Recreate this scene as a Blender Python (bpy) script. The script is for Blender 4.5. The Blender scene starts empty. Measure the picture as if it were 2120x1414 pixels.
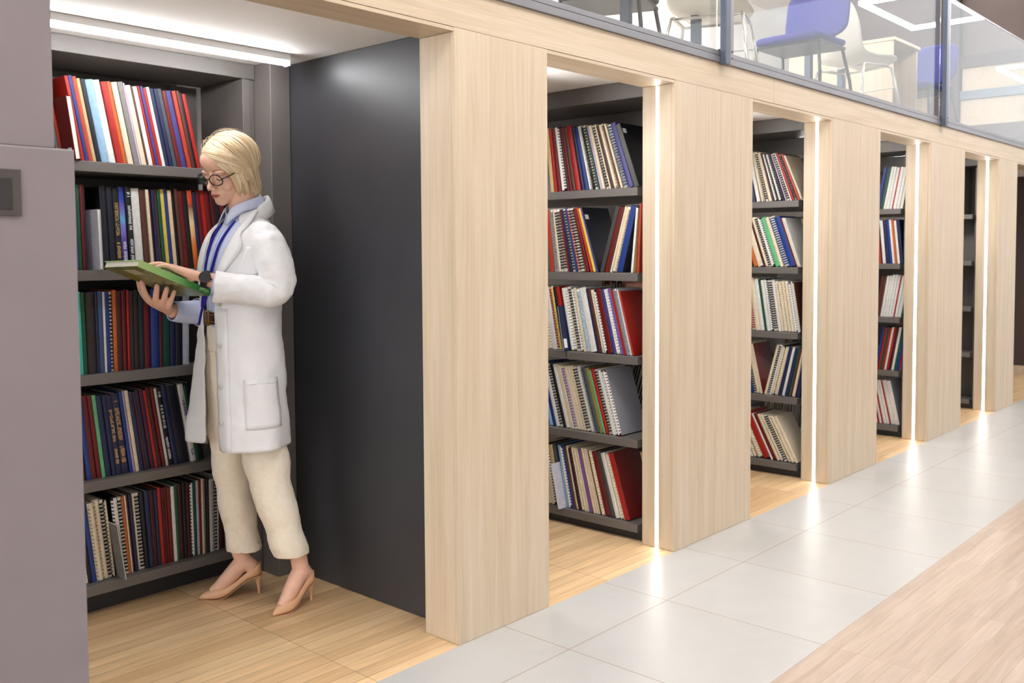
import bpy, bmesh, math, random
from mathutils import Vector, Matrix, Euler
from mathutils.geometry import intersect_point_line
C = bpy.context.scene.collection
SC = bpy.context.scene
R = math.radians
rnd = random.Random(7)

# ------------------------------------------------------------------ camera
cam = bpy.data.cameras.new('camera')
cam_o = bpy.data.objects.new('camera', cam); C.objects.link(cam_o)
_F = Vector((0.74542105, 0.66466074, -0.05073032))
_R = Vector((0.66531514, -0.74654513, -0.00511197))
_U = Vector((0.0412702, 0.02994108, 0.99869931))
cam_o.matrix_world = Matrix(((_R.x, _U.x, -_F.x, 0.0), (_R.y, _U.y, -_F.y, -2.29509585),
                             (_R.z, _U.z, -_F.z, 1.35), (0, 0, 0, 1)))
cam.sensor_fit = 'HORIZONTAL'; cam.sensor_width = 36.0
cam.lens = 36.0 * 1963.36 / 2120
cam.shift_x = -(1087.26 - 1060) / 2120
cam.shift_y = (620.15 - 707) / 2120
cam.clip_start = 0.05
cam.dof.use_dof = True; cam.dof.focus_distance = 3.8; cam.dof.aperture_fstop = 5.0
SC.camera = cam_o

# ------------------------------------------------------------------ world, exposure
SC.view_settings.view_transform = 'Standard'; SC.view_settings.look = 'None'
SC.view_settings.gamma = 1.0; SC.view_settings.use_curve_mapping = False
SC.view_settings.exposure = 0.36
wd = bpy.data.worlds.new('hall_ambient_light'); SC.world = wd; wd.use_nodes = True
wn = wd.node_tree; bg = wn.nodes['Background']
# world light, with added unseen brightness at both ends for pillar sides and glass
w_tc = wn.nodes.new('ShaderNodeTexCoord'); w_sx = wn.nodes.new('ShaderNodeSeparateXYZ'); wn.links.new(w_tc.outputs['Generated'], w_sx.inputs[0])
w_mr = wn.nodes.new('ShaderNodeMapRange'); w_mr.interpolation_type = 'SMOOTHSTEP'
for k_, v_ in zip((1, 2, 3, 4), (0.2, 0.9, 0.52, 1.95)): w_mr.inputs[k_].default_value = v_
w_ng = wn.nodes.new('ShaderNodeMath'); w_ng.operation = 'MULTIPLY'; w_ng.inputs[1].default_value = -1.0; wn.links.new(w_sx.outputs['X'], w_ng.inputs[0]); wn.links.new(w_ng.outputs[0], w_mr.inputs[0])
w_m2 = wn.nodes.new('ShaderNodeMapRange'); w_m2.interpolation_type = 'SMOOTHSTEP'
for k_, v_ in zip((1, 2, 3, 4), (0.2, 0.9, 0.0, 0.50)): w_m2.inputs[k_].default_value = v_
wn.links.new(w_sx.outputs['X'], w_m2.inputs[0])
w_ad = wn.nodes.new('ShaderNodeMath'); w_ad.operation = 'ADD'; wn.links.new(w_mr.outputs[0], w_ad.inputs[0]); wn.links.new(w_m2.outputs[0], w_ad.inputs[1]); wn.links.new(w_ad.outputs[0], bg.inputs[1])
bg.inputs[0].default_value = (0.97, 0.985, 1.0, 1)

# square LED frames hang under the hall ceiling, each lights the aisle (built further down)
HALL_LAMPS = [(x, -1.75) for x in (-6.75, -2.15, 2.45, 7.05, 11.65, 17.0)]  # the two leftmost are added, unseen, to light the left-facing sides
HALL_LAMP_Z = 4.15
# ------------------------------------------------------------------ materials
def lin(c):
    c = c / 255.0
    return c / 12.92 if c <= 0.04045 else ((c + 0.055) / 1.055) ** 2.4
def rgb(r, g, b): return (lin(r), lin(g), lin(b), 1)
_M = {}
def mat(name, col=(200, 200, 200), rough=0.5, metal=0.0, var=0.0, scale=20.0, bump=0.0, bscale=200.0, spec=0.5, emit=None, es=0.0, sheen=0.0, sss=0.0, coat=0.0):
    if name in _M: return _M[name]
    m = bpy.data.materials.new(name); m.use_nodes = True; nt = m.node_tree; b = nt.nodes['Principled BSDF']
    c = rgb(*col)
    b.inputs['Base Color'].default_value = c; b.inputs['Roughness'].default_value = rough
    b.inputs['Metallic'].default_value = metal; b.inputs['Specular IOR Level'].default_value = spec
    if coat: b.inputs['Coat Weight'].default_value = coat; b.inputs['Coat Roughness'].default_value = 0.15
    if sheen: b.inputs['Sheen Weight'].default_value = sheen
    if sss:
        b.inputs['Subsurface Weight'].default_value = sss; b.inputs['Subsurface Radius'].default_value = (0.01, 0.004, 0.002)
        b.inputs['Subsurface Scale'].default_value = 0.6
    if emit: b.inputs['Emission Color'].default_value = rgb(*emit); b.inputs['Emission Strength'].default_value = es
    tc = nt.nodes.new('ShaderNodeTexCoord')
    if var:
        n = nt.nodes.new('ShaderNodeTexNoise'); n.inputs['Scale'].default_value = scale; n.inputs['Detail'].default_value = 4
        nt.links.new(tc.outputs['Object'], n.inputs['Vector'])
        r = nt.nodes.new('ShaderNodeValToRGB')
        r.color_ramp.elements[0].color = tuple(max(0, k * (1 - var)) for k in c[:3]) + (1,)
        r.color_ramp.elements[1].color = tuple(min(1, k * (1 + var)) for k in c[:3]) + (1,)
        r.color_ramp.elements[0].position = 0.3; r.color_ramp.elements[1].position = 0.7
        nt.links.new(n.outputs['Fac'], r.inputs['Fac']); nt.links.new(r.outputs['Color'], b.inputs['Base Color'])
    if bump:
        n2 = nt.nodes.new('ShaderNodeTexNoise'); n2.inputs['Scale'].default_value = bscale; n2.inputs['Detail'].default_value = 3
        nt.links.new(tc.outputs['Object'], n2.inputs['Vector'])
        bp = nt.nodes.new('ShaderNodeBump'); bp.inputs['Strength'].default_value = bump; bp.inputs['Distance'].default_value = 0.002
        nt.links.new(n2.outputs['Fac'], bp.inputs['Height']); nt.links.new(bp.outputs['Normal'], b.inputs['Normal'])
    _M[name] = m
    return m
def ramp(nt, stops):
    r = nt.nodes.new('ShaderNodeValToRGB')
    while len(r.color_ramp.elements) < len(stops): r.color_ramp.elements.new(0.5)
    for e, (p, c) in zip(r.color_ramp.elements, stops): e.position = p; e.color = rgb(*c)
    return r
def wood(name, stops, scl, rough=0.45, fine=(0.85, 1.1)):
    m = bpy.data.materials.new(name); m.use_nodes = True; nt = m.node_tree; b = nt.nodes['Principled BSDF']
    tc = nt.nodes.new('ShaderNodeTexCoord'); mp = nt.nodes.new('ShaderNodeMapping'); mp.inputs['Scale'].default_value = scl
    nt.links.new(tc.outputs['Object'], mp.inputs['Vector'])
    n = nt.nodes.new('ShaderNodeTexNoise'); n.inputs['Scale'].default_value = 1.0; n.inputs['Detail'].default_value = 6; n.inputs['Roughness'].default_value = 0.62; n.inputs['Distortion'].default_value = 0.6
    nt.links.new(mp.outputs['Vector'], n.inputs['Vector'])
    r = ramp(nt, stops); nt.links.new(n.outputs['Fac'], r.inputs['Fac'])
    mp2 = nt.nodes.new('ShaderNodeMapping'); mp2.inputs['Scale'].default_value = tuple(k * 7 if k > 3 else k * 2.2 for k in scl)
    nt.links.new(tc.outputs['Object'], mp2.inputs['Vector'])
    n2 = nt.nodes.new('ShaderNodeTexNoise'); n2.inputs['Scale'].default_value = 1.0; n2.inputs['Detail'].default_value = 3
    nt.links.new(mp2.outputs['Vector'], n2.inputs['Vector'])
    mr = nt.nodes.new('ShaderNodeMapRange'); mr.inputs[1].default_value = 0.3; mr.inputs[2].default_value = 0.7; mr.inputs[3].default_value = fine[0]; mr.inputs[4].default_value = fine[1]
    nt.links.new(n2.outputs['Fac'], mr.inputs[0])
    mx = nt.nodes.new('ShaderNodeMix'); mx.data_type = 'RGBA'; mx.blend_type = 'MULTIPLY'; mx.inputs[0].default_value = 1.0
    nt.links.new(r.outputs['Color'], mx.inputs[6]); nt.links.new(mr.outputs[0], mx.inputs[7])
    nt.links.new(mx.outputs[2], b.inputs['Base Color'])
    b.inputs['Roughness'].default_value = rough
    return m
OAK = [(0.25, (185, 165, 138)), (0.5, (200, 181, 155)), (0.72, (207, 191, 169))]
M_oak_v = wood('oak_veneer_upright', OAK, (30, 30, 1.3), fine=(0.93, 1.04))
M_oak_h = wood('oak_veneer_level', OAK, (1.3, 22, 22), fine=(0.93, 1.04))

def plank_mat(name, cols, w, h, loc, rough, mort, msize, var=True, offset=0.0):
    m = bpy.data.materials.new(name); m.use_nodes = True; nt = m.node_tree; b = nt.nodes['Principled BSDF']
    tc = nt.nodes.new('ShaderNodeTexCoord'); mp = nt.nodes.new('ShaderNodeMapping'); mp.inputs['Location'].default_value = loc
    nt.links.new(tc.outputs['Object'], mp.inputs['Vector'])
    def brick(bw, rh, ms, c1, c2, mo):
        k = nt.nodes.new('ShaderNodeTexBrick'); k.offset = offset; k.offset_frequency = 2; k.squash = 1.0
        k.inputs['Scale'].default_value = 1.0; k.inputs['Brick Width'].default_value = bw; k.inputs['Row Height'].default_value = rh
        k.inputs['Mortar Size'].default_value = ms; k.inputs['Mortar Smooth'].default_value = 0.2
        k.inputs['Color1'].default_value = rgb(*c1); k.inputs['Color2'].default_value = rgb(*c2); k.inputs['Mortar'].default_value = rgb(*mo)
        nt.links.new(mp.outputs['Vector'], k.inputs['Vector']); return k
    k = brick(w, h, msize, cols[0], cols[1], mort)
    last = k.outputs['Color']
    mp3 = nt.nodes.new('ShaderNodeMapping'); mp3.inputs['Scale'].default_value = (3.0, 40, 1) if var else (6, 6, 1)
    nt.links.new(tc.outputs['Object'], mp3.inputs['Vector'])
    n = nt.nodes.new('ShaderNodeTexNoise'); n.inputs['Scale'].default_value = 1.0; n.inputs['Detail'].default_value = 6; n.inputs['Distortion'].default_value = 0.8
    nt.links.new(mp3.outputs['Vector'], n.inputs['Vector'])
    mr = nt.nodes.new('ShaderNodeMapRange'); mr.inputs[1].default_value = 0.3; mr.inputs[2].default_value = 0.7
    mr.inputs[3].default_value = 0.84 if var else 0.97; mr.inputs[4].default_value = 1.10 if var else 1.02
    nt.links.new(n.outputs['Fac'], mr.inputs[0])
    mx = nt.nodes.new('ShaderNodeMix'); mx.data_type = 'RGBA'; mx.blend_type = 'MULTIPLY'; mx.inputs[0].default_value = 1.0
    nt.links.new(last, mx.inputs[6]); nt.links.new(mr.outputs[0], mx.inputs[7])
    nt.links.new(mx.outputs[2], b.inputs['Base Color']); b.inputs['Roughness'].default_value = rough
    return m
M_floor_bay = plank_mat('oak_strip_tile_warm', [(232, 200, 156), (204, 168, 124)], 0.605, 0.0605, (-0.05, 0.012, 0), 0.38, (150, 118, 84), 0.0012, offset=0.0)
M_floor_aisle = plank_mat('oak_strip_tile_pale', [(192, 174, 159), (178, 158, 141)], 0.605, 0.0605, (-0.03, 0.93, 0), 0.35, (170, 140, 116), 0.0012, offset=0.0)
M_floor_white = plank_mat('pale_stone_tile', [(188, 188, 186), (184, 183, 181)], 0.6, 0.6325, (-0.05, 0.935, 0), 0.36, (158, 138, 126), 0.0024, var=False)

M_dark = mat('graphite_painted_steel', (102, 97, 93), 0.42, 0.0, 0.06, 6, 0.15, 600)
M_panel = mat('slate_painted_panel', (55, 55, 59), 0.40, 0.0, 0.08, 3, 0.12, 500)
M_plinth = mat('black_plinth_steel', (44, 44, 47), 0.5)
M_cab = mat('grey_painted_panel_steel', (125, 115, 116), 0.5, 0.0, 0.03, 5, 0.1, 500)
M_ceil = mat('white_ceiling_paint', (240, 238, 236), 0.7, 0.0, 0.01, 4)
M_alu = mat('grey_anodised_strip', (128, 127, 132), 0.38, 0.35)
M_post = mat('blue_grey_post_metal', (84, 92, 106), 0.4, 0.5)
M_white = mat('white_plaster', (232, 229, 226), 0.7)
M_brown = mat('brown_wall_panel', (104, 88, 84), 0.6, 0, 0.05, 2)
M_brown2 = mat('dark_brown_wall_panel', (72, 58, 56), 0.6, 0, 0.05, 2)
M_tube2 = mat('led_tube_glow_side_bays', (255, 255, 255), 0.5, emit=(252, 250, 248), es=210.0)
M_led = mat('led_strip_glow', (255, 255, 255), 0.5, emit=(255, 250, 246), es=15.0)
M_tube = mat('led_tube_glow', (255, 255, 255), 0.5, emit=(250, 250, 252), es=46.0)
M_frame_glow = mat('led_frame_glow', (255, 255, 255), 0.5, emit=(255, 252, 248), es=36.0)
M_up_glow = mat('added_uplight_glow', (255, 255, 255), 0.5, emit=(250, 252, 255), es=75.0)
M_added_glow_upper = mat('added_lamp_glow_upper_floor', (255, 255, 255), 0.5, emit=(255, 252, 248), es=110.0)
M_lampbody = mat('white_lamp_housing', (235, 235, 236), 0.4)
M_chrome = mat('chrome', (215, 212, 205), 0.12, 1.0)
M_blackmetal = mat('black_metal', (24, 22, 22), 0.4, 0.2)
M_bluefab = mat('blue_woven_fabric', (26, 30, 112), 0.85, 0, 0.12, 300, 0.3, 900)
M_cream = mat('cream_plastic_shell', (232, 226, 212), 0.35)
def glass():
    m = bpy.data.materials.new('balustrade_glass'); m.use_nodes = True; nt = m.node_tree; b = nt.nodes['Principled BSDF']
    b.inputs['Base Color'].default_value = (0.96, 0.98, 0.98, 1); b.inputs['Roughness'].default_value = 0.0
    b.inputs['Transmission Weight'].default_value = 1.0; b.inputs['IOR'].default_value = 1.5
    return m
M_glass = glass()

# ------------------------------------------------------------------ mesh helpers
class MB:
    def __init__(s): s.v = []; s.f = []; s.m = []; s.cur = 0
    def face(s, *idx): s.f.append(tuple(idx)); s.m.append(s.cur)
    def box(s, x0, x1, y0, y1, z0, z1):
        n = len(s.v)
        s.v += [(x0, y0, z0), (x1, y0, z0), (x1, y1, z0), (x0, y1, z0), (x0, y0, z1), (x1, y0, z1), (x1, y1, z1), (x0, y1, z1)]
        for q in ((0, 3, 2, 1), (4, 5, 6, 7), (0, 1, 5, 4), (1, 2, 6, 5), (2, 3, 7, 6), (3, 0, 4, 7)): s.face(*[n + k for k in q])
        return s
    def quad(s, a, b, c, d):
        n = len(s.v); s.v += [tuple(a), tuple(b), tuple(c), tuple(d)]; s.face(n, n + 1, n + 2, n + 3); return s
    def loft(s, rings, close=True, caps=True):
        """rings: list of equal-length point lists"""
        n = len(s.v); k = len(rings[0])
        for r in rings: s.v += [tuple(p) for p in r]
        for i in range(len(rings) - 1):
            for j in range(k if close else k - 1):
                a = n + i * k + j; b = n + i * k + (j + 1) % k
                s.face(a, b, b + k, a + k)
        if caps:
            s.face(*[n + j for j in range(k)][::-1]); s.face(*[n + (len(rings) - 1) * k + j for j in range(k)])
        return s
    def tube(s, pts, rad, seg=10, caps=True):
        pts = [Vector(p) for p in pts]; rings = []
        if not isinstance(rad, (list, tuple)): rad = [rad] * len(pts)
        up = None
        for i, p in enumerate(pts):
            t = (pts[min(i + 1, len(pts) - 1)] - pts[max(i - 1, 0)]).normalized()
            if up is None:
                up = Vector((0, 0, 1)) if abs(t.z) < 0.9 else Vector((1, 0, 0))
            a = t.cross(up).normalized(); up = a.cross(t).normalized()
            rings.append([p + (a * math.cos(2 * math.pi * j / seg) + up * math.sin(2 * math.pi * j / seg)) * rad[i] for j in range(seg)])
        return s.loft(rings, True, caps)
    def build(s, name, m, parent=None, smooth=False, bevel=0.0, subsurf=0, angle=None):
        me = bpy.data.meshes.new(name); me.from_pydata(s.v, [], s.f)
        mats = m if isinstance(m, (list, tuple)) else [m]
        for q in mats: me.materials.append(q)
        if len(mats) > 1: me.polygons.foreach_set('material_index', s.m)
        bm = bmesh.new(); bm.from_mesh(me); bmesh.ops.recalc_face_normals(bm, faces=bm.faces); bm.to_mesh(me); bm.free()
        if smooth:
            me.polygons.foreach_set('use_smooth', [True] * len(me.polygons))
            if angle: me.set_sharp_from_angle(angle=R(angle))
        me.update()
        o = bpy.data.objects.new(name, me); C.objects.link(o)
        if parent is not None: o.parent = parent
        if bevel:
            b = o.modifiers.new('bevel', 'BEVEL'); b.width = bevel; b.segments = 2; b.limit_method = 'ANGLE'
        if subsurf:
            q = o.modifiers.new('subsurf', 'SUBSURF'); q.levels = subsurf; q.render_levels = subsurf
        return o
def box(name, m, x0, x1, y0, y1, z0, z1, parent=None, bevel=0.0): return MB().box(x0, x1, y0, y1, z0, z1).build(name, m, parent, bevel=bevel)
def thing(name, label, cat, loc=(0, 0, 0), rz=0.0, group=None):
    o = bpy.data.objects.new(name, None); C.objects.link(o); o.location = loc; o.rotation_euler = (0, 0, rz); o.empty_display_size = 0.1
    o['label'] = label; o['category'] = cat
    if group: o['group'] = group
    return o
def tag(o, label, cat, group=None):
    o['label'] = label; o['category'] = cat
    if group: o['group'] = group
    return o
def struct(o): o['kind'] = 'structure'; return o

# ------------------------------------------------------------------ setting
fl = MB()
fl.cur = 0; fl.quad((-4, 0, 0), (18, 0, 0), (18, 2.0, 0), (-4, 2.0, 0))
fl.cur = 1; fl.quad((-4, -0.935, 0), (18, -0.935, 0), (18, 0, 0), (-4, 0, 0))
fl.cur = 2; fl.quad((-4, -9, 0), (18, -9, 0), (18, -0.935, 0), (-4, -0.935, 0))
struct(fl.build('floor', [M_floor_bay, M_floor_white, M_floor_aisle]))
ZT = 2.086; ZC = 2.125; ZM = 2.222
struct(box('ceiling', M_ceil, -1.5, 12.5, 0.171, 1.9, ZC, 2.21))
struct(box('wall_back', M_dark, -1.5, 12.5, 1.75, 1.85, 0, ZC - 0.001))
# dark side panel of the first bay and the boxed steel column beside it
struct(box('wall_right', M_panel, 2.31, 2.345, 0.165, 1.48, 0.002, ZC - 0.001, bevel=0.002))
struct(MB().box(2.215, 2.309, 1.06, 1.50, 0.001, ZC - 0.001).build('trim_1', M_dark, bevel=0.003))
# fascia of oak boards above all bays
FX = [-1.5, 1.2, 4.482, 7.338, 10.2, 12.5]
fas = bpy.data.objects.new('trim_2', None); C.objects.link(fas); struct(fas)
for a, b in zip(FX[:-1], FX[1:]): box('fascia_board', M_oak_h, a, b - 0.0012, 0.0, 0.018, ZT + 0.010, ZM, fas, bevel=0.0008)
box('fascia_core', M_oak_h, -1.5, 12.5, 0.0185, 0.170, ZT + 0.010, ZM - 0.002, fas)
PIL = [(2.226, 2.703), (3.566, 4.267), (5.193, 5.896), (6.802, 7.537), (8.422, 8.95)]
edges = [-1.5] + [v for p in PIL for v in p] + [12.5]
for i in range(0, len(edges), 2):
    box('soffit_board', M_oak_h, edges[i], edges[i + 1], 0.0015, 0.170, ZT - 0.004, ZT + 0.0085, fas, bevel=0.0008)
# steel strip and slab edge above the fascia
st = bpy.data.objects.new('trim_3', None); C.objects.link(st); struct(st)
box('edge_strip', M_alu, -1.5, 14, -0.012, 0.02, ZM + 0.0005, ZM + 0.030, st, bevel=0.0015)
box('edge_strip', M_alu, -1.5, 14, -0.009, 0.02, ZM + 0.0325, ZM + 0.054, st, bevel=0.0015)
struct(box('floor.001', mat('grey_carpet', (150, 146, 142), 0.9), -1.5, 18, 0.022, 4.6, 2.211, 2.25))

# pillars (end panels of the stacks)
PNAME = ['wide oak pillar end panel beside the dark panel, without a light strip',
         'oak pillar with lit strip right of the nearest book bay',
         'oak pillar with lit strip right of the second book bay',
         'oak pillar with lit strip right of the third narrow book bay',
         'farthest oak pillar with lit strip, beside the dark opening']
for i, (a, b) in enumerate(PIL):
    p = thing('pillar', PNAME[i], 'pillar', (a, 0, 0), group='oak pillars along the aisle')
    w = b - a; zt = ZT + 0.009
    box('front_panel', M_oak_v, 0, w, 0, 0.018, 0.001, zt, p, bevel=0.0012)
    if i == 0:
        box('side_panel', M_oak_v, 0, 0.018, 0.0185, 0.171, 0.001, ZT - 0.0045, p, bevel=0.0012)
    else:
        box('side_panel', M_oak_v, 0, 0.018, 0.0185, 0.083, 0.001, ZT - 0.0045, p, bevel=0.0008)
        box('side_panel', M_oak_v, 0, 0.018, 0.101, 0.171, 0.001, ZT - 0.0045, p, bevel=0.0008)
        s = box('light_strip', M_led, 0.003, 0.016, 0.0835, 0.1005, 0.004, ZT - 0.0075, p); s['label'] = 'glowing white light strip'
    box('side_panel', M_oak_v, w - 0.018, w, 0.0185, 0.171, 0.001, ZT - 0.0045, p, bevel=0.0012)
    box('core', M_dark, 0.019, w - 0.019, 0.0185, 0.171, 0.001, ZT - 0.0045, p)

# LED tube under each bay ceiling
def tube_lamp(x0, x1, y, label, drop=0.0, glow=None):
    t = thing('tube_light', label, 'light', (x0, y, ZC - drop), group='tube lights under the bay ceilings')
    L = x1 - x0
    box('housing', M_lampbody, 0, L, -0.019, 0.019, -0.026, -0.0005, t, bevel=0.002)
    mb = MB(); n = 18
    rings = [[(xx, 0.017 * math.cos(-R(180) * k / n), -0.0265 + 0.019 * math.sin(-R(180) * k / n)) for k in range(n + 1)] for xx in (0.003, L - 0.003)]
    mb.loft(rings, True, True); o = mb.build('diffuser', glow or M_tube, t, smooth=True, angle=40); o['label'] = 'glowing white diffuser'
    box('end_cap', M_lampbody, -0.002, 0.0028, -0.020, 0.020, -0.046, -0.001, t); box('end_cap', M_lampbody, L - 0.0028, L + 0.002, -0.020, 0.020, -0.046, -0.001, t)
    if drop:
        for xx in (0.06, L - 0.06): MB().tube([(xx, 0, -0.0005), (xx, 0, drop - 0.0005)], 0.003, 8).build('added_hanger', M_lampbody, t)  # hangers added to lower the unseen tubes and light the bay ceilings more
tube_lamp(1.22, 2.19, 0.90, 'glowing white tube light above the woman on the white bay ceiling')
tube_lamp(2.76, 3.16, 0.60, 'tube light hidden under the ceiling of the nearest book bay', 0.13, M_tube2)
tube_lamp(4.40, 4.80, 0.60, 'tube light hidden under the ceiling of the second book bay', 0.13, M_tube2)
tube_lamp(6.0, 6.40, 0.60, 'tube light hidden under the ceiling of the third book bay', 0.05, M_tube2)
tube_lamp(7.64, 8.0, 0.60, 'tube light hidden under the ceiling of the empty bookcase bay', 0.13, M_tube2)

# grey cabinet at the left edge of the picture
cb = thing('steel_panel', 'tall grey steel panel filling the left edge, with a dark recessed handle', 'panel', (0, 0.05, 0))
box('lower_panel', M_cab, -0.9, 0.998, 0.0, 0.07, 0.002, 1.601, cb, bevel=0.004)
box('upper_panel', M_cab, -0.9, 0.957, 0.012, 0.07, 1.6015, 2.03, cb, bevel=0.003)
h = MB().box(0.64, 0.872, -0.006, 0.0, 1.438, 1.545); h.cur = 1; h.box(0.66, 0.852, -0.0075, -0.006, 1.452, 1.524)  # hollow is a raised slab with the recess shade put into its colour
hh = h.build('handle', [mat('dark_grey_handle_plate', (66, 59, 55), 0.5), mat('handle_hollow_shade', (38, 32, 32), 0.6)], cb, bevel=0.001); hh['label'] = 'dark square recessed handle'
# end of the aisle
struct(box('wall_right.001', M_brown2, 11.2, 11.3, 0.02, 1.75, 0.09, ZC - 0.001))
struct(box('baseboard_right', M_oak_h, 11.18, 11.3, 0.02, 1.75, 0.001, 0.088))
# ------------------------------------------------------------------ bookcases
CASES = {}
def bookcase_back():
    t = thing('bookcase', 'dark steel bookcase set in the back of the first bay, behind the woman', 'bookcase', (0, 1.17, 0), group='graphite bookcases')
    x0, x1 = 1.02, 2.155
    for z in (1.685, 1.289, 0.906, 0.513, 0.126):
        MB().box(x0 + 0.0, x1, 0.012, 0.33, z - 0.038, z).build('shelf', M_dark, t, bevel=0.002)
    box('header', M_dark, x0, 2.214, 0.0, 0.33, 2.062, ZC - 0.002, t, bevel=0.002)
    box('side_post', M_dark, x1 + 0.001, 2.19, 0.0, 0.33, 0.001, 2.061, t, bevel=0.002)
    box('side_post', M_dark, x0 - 0.036, x0 - 0.001, 0.0, 0.33, 0.001, 2.061, t, bevel=0.002)
    box('side_post', M_dark, 2.191, 2.2145, 0.01, 0.33, 0.001, 2.061, t, bevel=0.002)
    box('rear_post', M_dark, 2.02, 2.05, 0.332, 0.36, 0.001, 2.061, t, bevel=0.002)
    box('back_panel', M_dark, x0, x1, 0.362, 0.372, 0.001, 2.061, t)
    box('plinth', M_plinth, x0, x1, 0.10, 0.12, 0.001, 0.087, t)
bookcase_back()
def bookcase_end(i, label, empty=False):
    a, b = PIL[i]
    t = thing('bookcase', label, 'bookcase', (a, 0.175, 0), group='graphite bookcases')
    w = b - a
    for z in (1.64, 1.248, 0.862, 0.476, 0.080):
        MB().box(0.012, w - 0.012, 0.032, 1.30, z - 0.038, z).build('shelf', M_dark, t, bevel=0.002)
    for y in (0.0, 1.302):
        box('side_panel', M_dark, 0.075, w - 0.075, y + 0.001, y + 0.03, 0.001, ZC - 0.09, t)
    box('header', M_dark, 0.012, w - 0.012, 0.0, 1.33, ZC - 0.08, ZC - 0.001, t, bevel=0.002)
    if not empty: box('rear_rail', M_dark, w * 0.5, w * 0.5 + 0.02, 0.032, 1.30, 1.935, ZC - 0.082, t, bevel=0.002)
    box('plinth', M_plinth, 0.045, 0.065, 0.002, 1.3, 0.001, 0.041, t)
    if empty:
        box('divider', M_dark, 0.05, w * 0.5, 0.115, 0.122, 1.641, ZC - 0.082, t)
        box('back_panel', M_dark, w * 0.5, w * 0.5 + 0.01, 0.032, 1.30, 0.081, ZC - 0.082, t)
bookcase_end(1, 'dark steel bookcase full of reports beside the second oak pillar')
bookcase_end(2, 'dark steel bookcase with tilted reports beside the third oak pillar')
bookcase_end(3, 'dark steel bookcase with white volumes in the narrow third book bay')
bookcase_end(4, 'empty dark steel bookcase beside the farthest lit pillar', True)

# ------------------------------------------------------------------ books
PAL = dict(R=(160, 26, 17), DR=(100, 8, 8), MR=(62, 12, 16), OR=(169, 56, 33), OG=(185, 92, 33), NV=(23, 31, 69), DN=(14, 17, 34), BL=(23, 51, 120),
           LB=(135, 170, 196), SB=(55, 75, 115), IN=(58, 58, 122), DI=(31, 28, 62), PU=(113, 85, 152), LI=(181, 159, 188), WH=(217, 215, 210), LV=(194, 194, 208), CR=(216, 201, 174),
           TN=(186, 161, 115), YE=(214, 186, 83), BR=(84, 44, 33), DB=(36, 25, 23), BK=(18, 18, 21), GY=(120, 117, 115), DG=(62, 58, 56), GN=(19, 75, 48), LG=(94, 168, 119),
           TE=(9, 72, 62), TQ=(55, 185, 168), OL=(131, 122, 61), PE=(223, 192, 150), SG=(64, 72, 81), SV=(172, 172, 177))
CN = dict(GAP='', R='red', DR='dark red', MR='maroon', OR='orange-red', OG='orange', NV='navy', DN='dark navy', BL='blue', LB='light blue', SB='steel blue', IN='indigo', DI='dark indigo', PU='purple',
          LI='lilac', WH='white', LV='pale lavender', CR='cream', TN='tan', YE='yellow', BR='brown', DB='dark brown', BK='black', GY='grey', DG='dark grey', GN='green',
          LG='light green', TE='teal', TQ='turquoise', OL='olive', PE='peach', SG='slate grey', SV='silver')
def bmat(c): return mat('cloth_cover_' + CN[c].replace(' ', '_').replace('-', '_'), PAL[c], 0.5, 0, 0.10, 60, 0.1, 900)
def cmat(c): return mat('plastic_comb_' + CN[c].replace(' ', '_').replace('-', '_'), PAL[c], 0.35)
M_page = mat('page_paper', (236, 230, 216), 0.8, 0, 0.05, 300)
M_gold = mat('gold_lettering', (196, 160, 104), 0.4, 0.2); M_wtext = mat('white_lettering', (214, 216, 222), 0.6); M_btext = mat('blue_lettering', (52, 66, 150), 0.6)
M_label = mat('paper_sticker', (236, 236, 240), 0.7)
def art_mat(name, stops):
    m = bpy.data.materials.new(name); m.use_nodes = True; nt = m.node_tree; b = nt.nodes['Principled BSDF']
    tc = nt.nodes.new('ShaderNodeTexCoord'); sx = nt.nodes.new('ShaderNodeSeparateXYZ'); nt.links.new(tc.outputs['Generated'], sx.inputs[0])
    n = nt.nodes.new('ShaderNodeTexNoise'); n.inputs['Scale'].default_value = 6; nt.links.new(tc.outputs['Generated'], n.inputs['Vector'])
    ma = nt.nodes.new('ShaderNodeMath'); ma.operation = 'MULTIPLY_ADD'; ma.inputs[1].default_value = 0.2; nt.links.new(n.outputs['Fac'], ma.inputs[0]); 
    ad = nt.nodes.new('ShaderNodeMath'); ad.operation = 'SUBTRACT'; ad.inputs[1].default_value = 0.1; nt.links.new(sx.outputs['Z'], ad.inputs[0])
    nt.links.new(ad.outputs[0], ma.inputs[2])
    r = ramp(nt, stops); nt.links.new(ma.outputs[0], r.inputs['Fac']); nt.links.new(r.outputs['Color'], b.inputs['Base Color']); b.inputs['Roughness'].default_value = 0.35
    return m
M_art = art_mat('printed_spine_violet', [(0.0, (70, 42, 140)), (0.3, (82, 52, 150)), (0.5, (120, 110, 190)), (0.62, (90, 160, 210)), (0.72, (110, 96, 170)), (0.85, (40, 62, 150)), (1.0, (34, 56, 146))])
M_fire = art_mat('printed_spine_flame', [(0.0, (190, 70, 24)), (0.3, (224, 120, 40)), (0.6, (240, 206, 160)), (0.78, (120, 70, 50)), (0.85, (200, 70, 36)), (1.0, (206, 74, 40))])
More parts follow.
